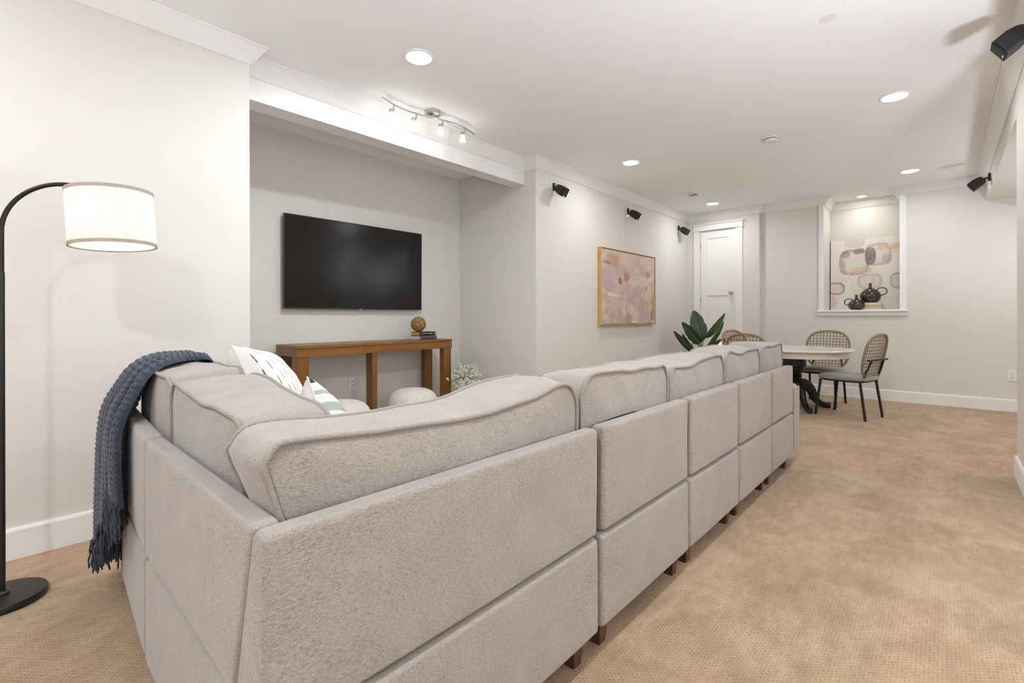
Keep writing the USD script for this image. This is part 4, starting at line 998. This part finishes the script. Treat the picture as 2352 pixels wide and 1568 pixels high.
MRATT = mat('rattan', (.30, .195, .115), .6, noise=(240, .35), bump=(700, .0012))
MCANE = mat('woven_cane', (.22, .15, .09), .65, noise=(300, .35))
MSEAT = mat('grey_seat_cloth', (.29, .265, .255), .95, noise=(140, .12), sheen_weight=.4)
def chair(label, loc, rotz):
    t = thing('dining_chair', label, 'dining chair', loc, rotz, 'rattan-backed dining chairs around the table')
    m = softgrid((-.235, -.235, .405), (.235, .245, .455), .022, (14, 14, 3))
    def f(v):
        q = v.copy(); u, w = v[:, 0] / .235, (v[:, 1] - .005) / .24
        r = np.maximum((np.abs(u) ** 4 + np.abs(w) ** 4) ** .25, 1e-6); mx_ = np.maximum(np.abs(u), np.abs(w)); k_ = np.where(r > 0, mx_ / r, 1)
        k_ = 1 + (k_ - 1) * .9; q[:, 0] *= k_; q[:, 1] = .005 + (v[:, 1] - .005) * k_
        q[:, 2] += (v[:, 2] > .43) * .012 * (1 - np.clip(u ** 2, 0, 1)) * (1 - np.clip(w ** 2, 0, 1)); return q
    part(t, 'seat', warp(m, f), MSEAT, 50)
    a = np.linspace(0, 2 * math.pi, 48, endpoint=False); se = lambda c: np.sign(c) * np.abs(c) ** .55
    part(t, 'seat_frame', tube(np.stack([.205 * se(np.cos(a)), .005 + .21 * se(np.sin(a)), 0 * a + .398], 1), .009, 8, True), MBLACK)
    for sx in (-1, 1):
        part(t, 'leg', bar((sx * .190, .195, .402), (sx * .212, .24, 0), .022), MBLACK)
        part(t, 'leg', bar((sx * .185, -.185, .402), (sx * .198, -.24, 0), .022), MBLACK)
    B0 = np.array([0, -.215, .425]); tilt = math.radians(11); bz = np.array([0, -math.sin(tilt), math.cos(tilt)])
    def back(u, w):                                   # u across, w up the back; curved slightly around the sitter
        return B0 + np.stack([u, .35 * u ** 2, 0 * u], -1) + np.asarray(w)[..., None] * bz
    a = np.linspace(0, 2 * math.pi, 84, endpoint=False); ca, sa = np.cos(a), np.sin(a); pw = 2 / 2.7
    U = .238 * np.sign(ca) * np.abs(ca) ** pw * (1 + .04 * sa); W = .242 + .242 * np.sign(sa) * np.abs(sa) ** pw
    part(t, 'back_frame', tube(back(U, W), .0125, 10, True), MRATT)
    st_ = []
    lim = lambda q: .232 * np.clip(1 - np.abs((q - .242) / .242) ** 2.7, 0, 1) ** (1 / 2.7)
    for w0 in np.linspace(.03, .455, 13):
        L = lim(w0)
        for o in (-.005, .005):
            u = np.linspace(-L, L, 22); st_.append(tube(back(u, np.full(22, w0 + o)) + np.stack([0 * u, .0022 * np.sin(np.arange(22) * math.pi / 1.6), 0 * u], 1), .0026, 5))
    for u0 in np.linspace(-.2, .2, 12):
        H_ = .242 * (1 - (abs(u0) / .236) ** 2.7) ** (1 / 2.7); w = np.linspace(.242 - H_, .242 + H_, 22); st_.append(tube(back(np.full(22, u0), w), .0034, 5))
    part(t, 'cane_weave', cat(*st_), MCANE)
    for sx in (-1, 1):
        part(t, 'back_post', bar((sx * .175, -.195, .40), (sx * .135, -.275, .63), .018), MBLACK)
    part(t, 'back_bar', rbox((-.215, -.290, .622), (.215, -.262, .640), .006, 2), MBLACK)
    return t
ch = chair('rattan-backed dining chair in full view, nearest the open carpet on the right', (6.406, .781, 0), -16.5)
dup(ch, 'rattan-backed dining chair behind the table, against the wall under the niche', (7.06, 1.14, 0), 84)
dup(ch, 'rattan-backed dining chair seen from behind above the last sofa cushions', (5.83, 1.53, 0), -104)
dup(ch, 'rattan-backed dining chair beside the leafy plant, farthest left', (6.74, 1.86, 0), 160)

# ------------------------------------------------------------------ big leafy plant in the corner
MBAN = leafmat('dark_banana_leaf', [(.3, (.012, .028, .012)), (.5, (.026, .060, .020)), (.7, (.045, .095, .030))], .35, .5)
MBAN2 = leafmat('bright_banana_leaf', [(.3, (.022, .060, .012)), (.5, (.045, .120, .022)), (.7, (.075, .17, .04))], .35, .5)
MRIB = leafmat('leaf_midrib', [(.3, (.16, .18, .05)), (.7, (.24, .25, .09))], .5, .4)
t = thing('potted_plant', 'tall banana-leaf plant in the corner in front of the white door', 'potted plant', (6.95, 2.63, 0))
part(t, 'pot', lathe([(.001, 0), (.13, 0), (.16, .28), (.17, .33), (.155, .33), (.15, .30), (.001, .29)], 40), mat('woven_basket_pot', (.36, .26, .16), .85, noise=(90, .3), bump=(200, .004)))
part(t, 'soil', lathe([(.001, .305), (.149, .303), (.149, .295), (.001, .295)], 30), MSOIL)
R2 = np.array([.668, -.744, 0]); D2 = np.array([.744, .668, 0])
def leaf(bx, bz, tx, tz, wid, yaw, m, depth=0.0, tdepth=0.0, droop=.03, seed=0):
    """base and tip measured right of the pot and above the floor; yaw turns the blade about its rib"""
    b = R2 * bx + D2 * depth + np.array([0, 0, bz]); e = R2 * tx + D2 * tdepth + np.array([0, 0, tz]); L = np.linalg.norm(e - b); ax = (e - b) / L
    side = np.cross(ax, D2); side /= np.linalg.norm(side); nrm = np.cross(side, ax)
    c, s = math.cos(math.radians(yaw)), math.sin(math.radians(yaw)); side, nrm = side * c + nrm * s, nrm * c - side * s
    nl, nw = 34, 15; q = np.linspace(0, 1, nl); wv_ = wid * np.clip(np.sin(math.pi * q ** .8) ** .55, .02, 1) * (1 - .25 * q)
    k_ = np.linspace(-1, 1, nw); Q, K = np.meshgrid(q, k_, indexing='ij'); Wd = wv_[:, None] * K
    rip = 1 - .10 * (meshkit.noise(np.stack([Q * 14, np.sign(K), Q * 0 + seed], -1), seed) > .68) * np.abs(K) ** 3
    lift = .35 * np.abs(K) * wv_[:, None] + .0035 * np.sin(Q * 110 + np.abs(K) * 4) * np.abs(K) - droop * (Q ** 2) * 2
    P = b + ax * (Q * L)[..., None] + side * (Wd * rip)[..., None] - nrm * lift[..., None]
    i, j = np.meshgrid(np.arange(nl - 1), np.arange(nw - 1), indexing='ij'); a_ = (i * nw + j).ravel()
    f = np.vstack([np.stack([a_, a_ + nw, a_ + nw + 1], 1), np.stack([a_, a_ + nw + 1, a_ + 1], 1)])
    V = np.vstack([P.reshape(-1, 3), P.reshape(-1, 3) + nrm * .0012]); Fz = np.vstack([f, f[:, ::-1] + nl * nw])
    lp = part(t, 'leaf', trimesh.Trimesh(V, Fz, process=False), m, True)
    mid = P[:, nw // 2]
    part(lp, 'midrib', tube(np.vstack([mid[:-2] - nrm * .001]), np.linspace(.0065, .0015, nl - 2), 6), MRIB)
    root = np.array([R2[0] * .02 * np.sign(bx), R2[1] * .02 * np.sign(bx), .30]) + D2 * depth * .3
    part(lp, 'stalk', tube(spline([root, root * .4 + b * .6 + np.array([0, 0, -.03]), b, b + ax * .02], 12), np.linspace(.010, .0065, 12), 8), MRIB)
K1 = .0063
def lf_(bx, by, tx, ty, *a, **k2): leaf((bx - 1608) * K1, 1.09 - (by - 727.2) * K1, (tx - 1608) * K1, 1.09 - (ty - 727.2) * K1, *a, **k2)
lf_(1607, 776, 1598, 712, .128, 4, MBAN, -.06, -.02, seed=1)
lf_(1606, 788, 1564, 742, .085, 24, MBAN, -.09, -.12, seed=2)
lf_(1600, 808, 1551, 764, .060, 40, MBAN, .02, .04, seed=3)
lf_(1621, 774, 1677, 722, .075, -28, MBAN2, -.02, .02, seed=4)
lf_(1622, 791, 1663, 742, .065, -40, MBAN2, -.10, -.14, seed=5)
lf_(1628, 806, 1671, 776, .075, 20, MBAN, -.04, -.02, seed=6)
lf_(1614, 782, 1629, 741, .085, -10, MBAN, .08, .12, seed=7)
lf_(1596, 800, 1572, 770, .045, 50, MBAN, .06, .10, seed=8)
lf_(1600, 786, 1632, 772, .05, 10, MBAN, .06, .06, seed=9)
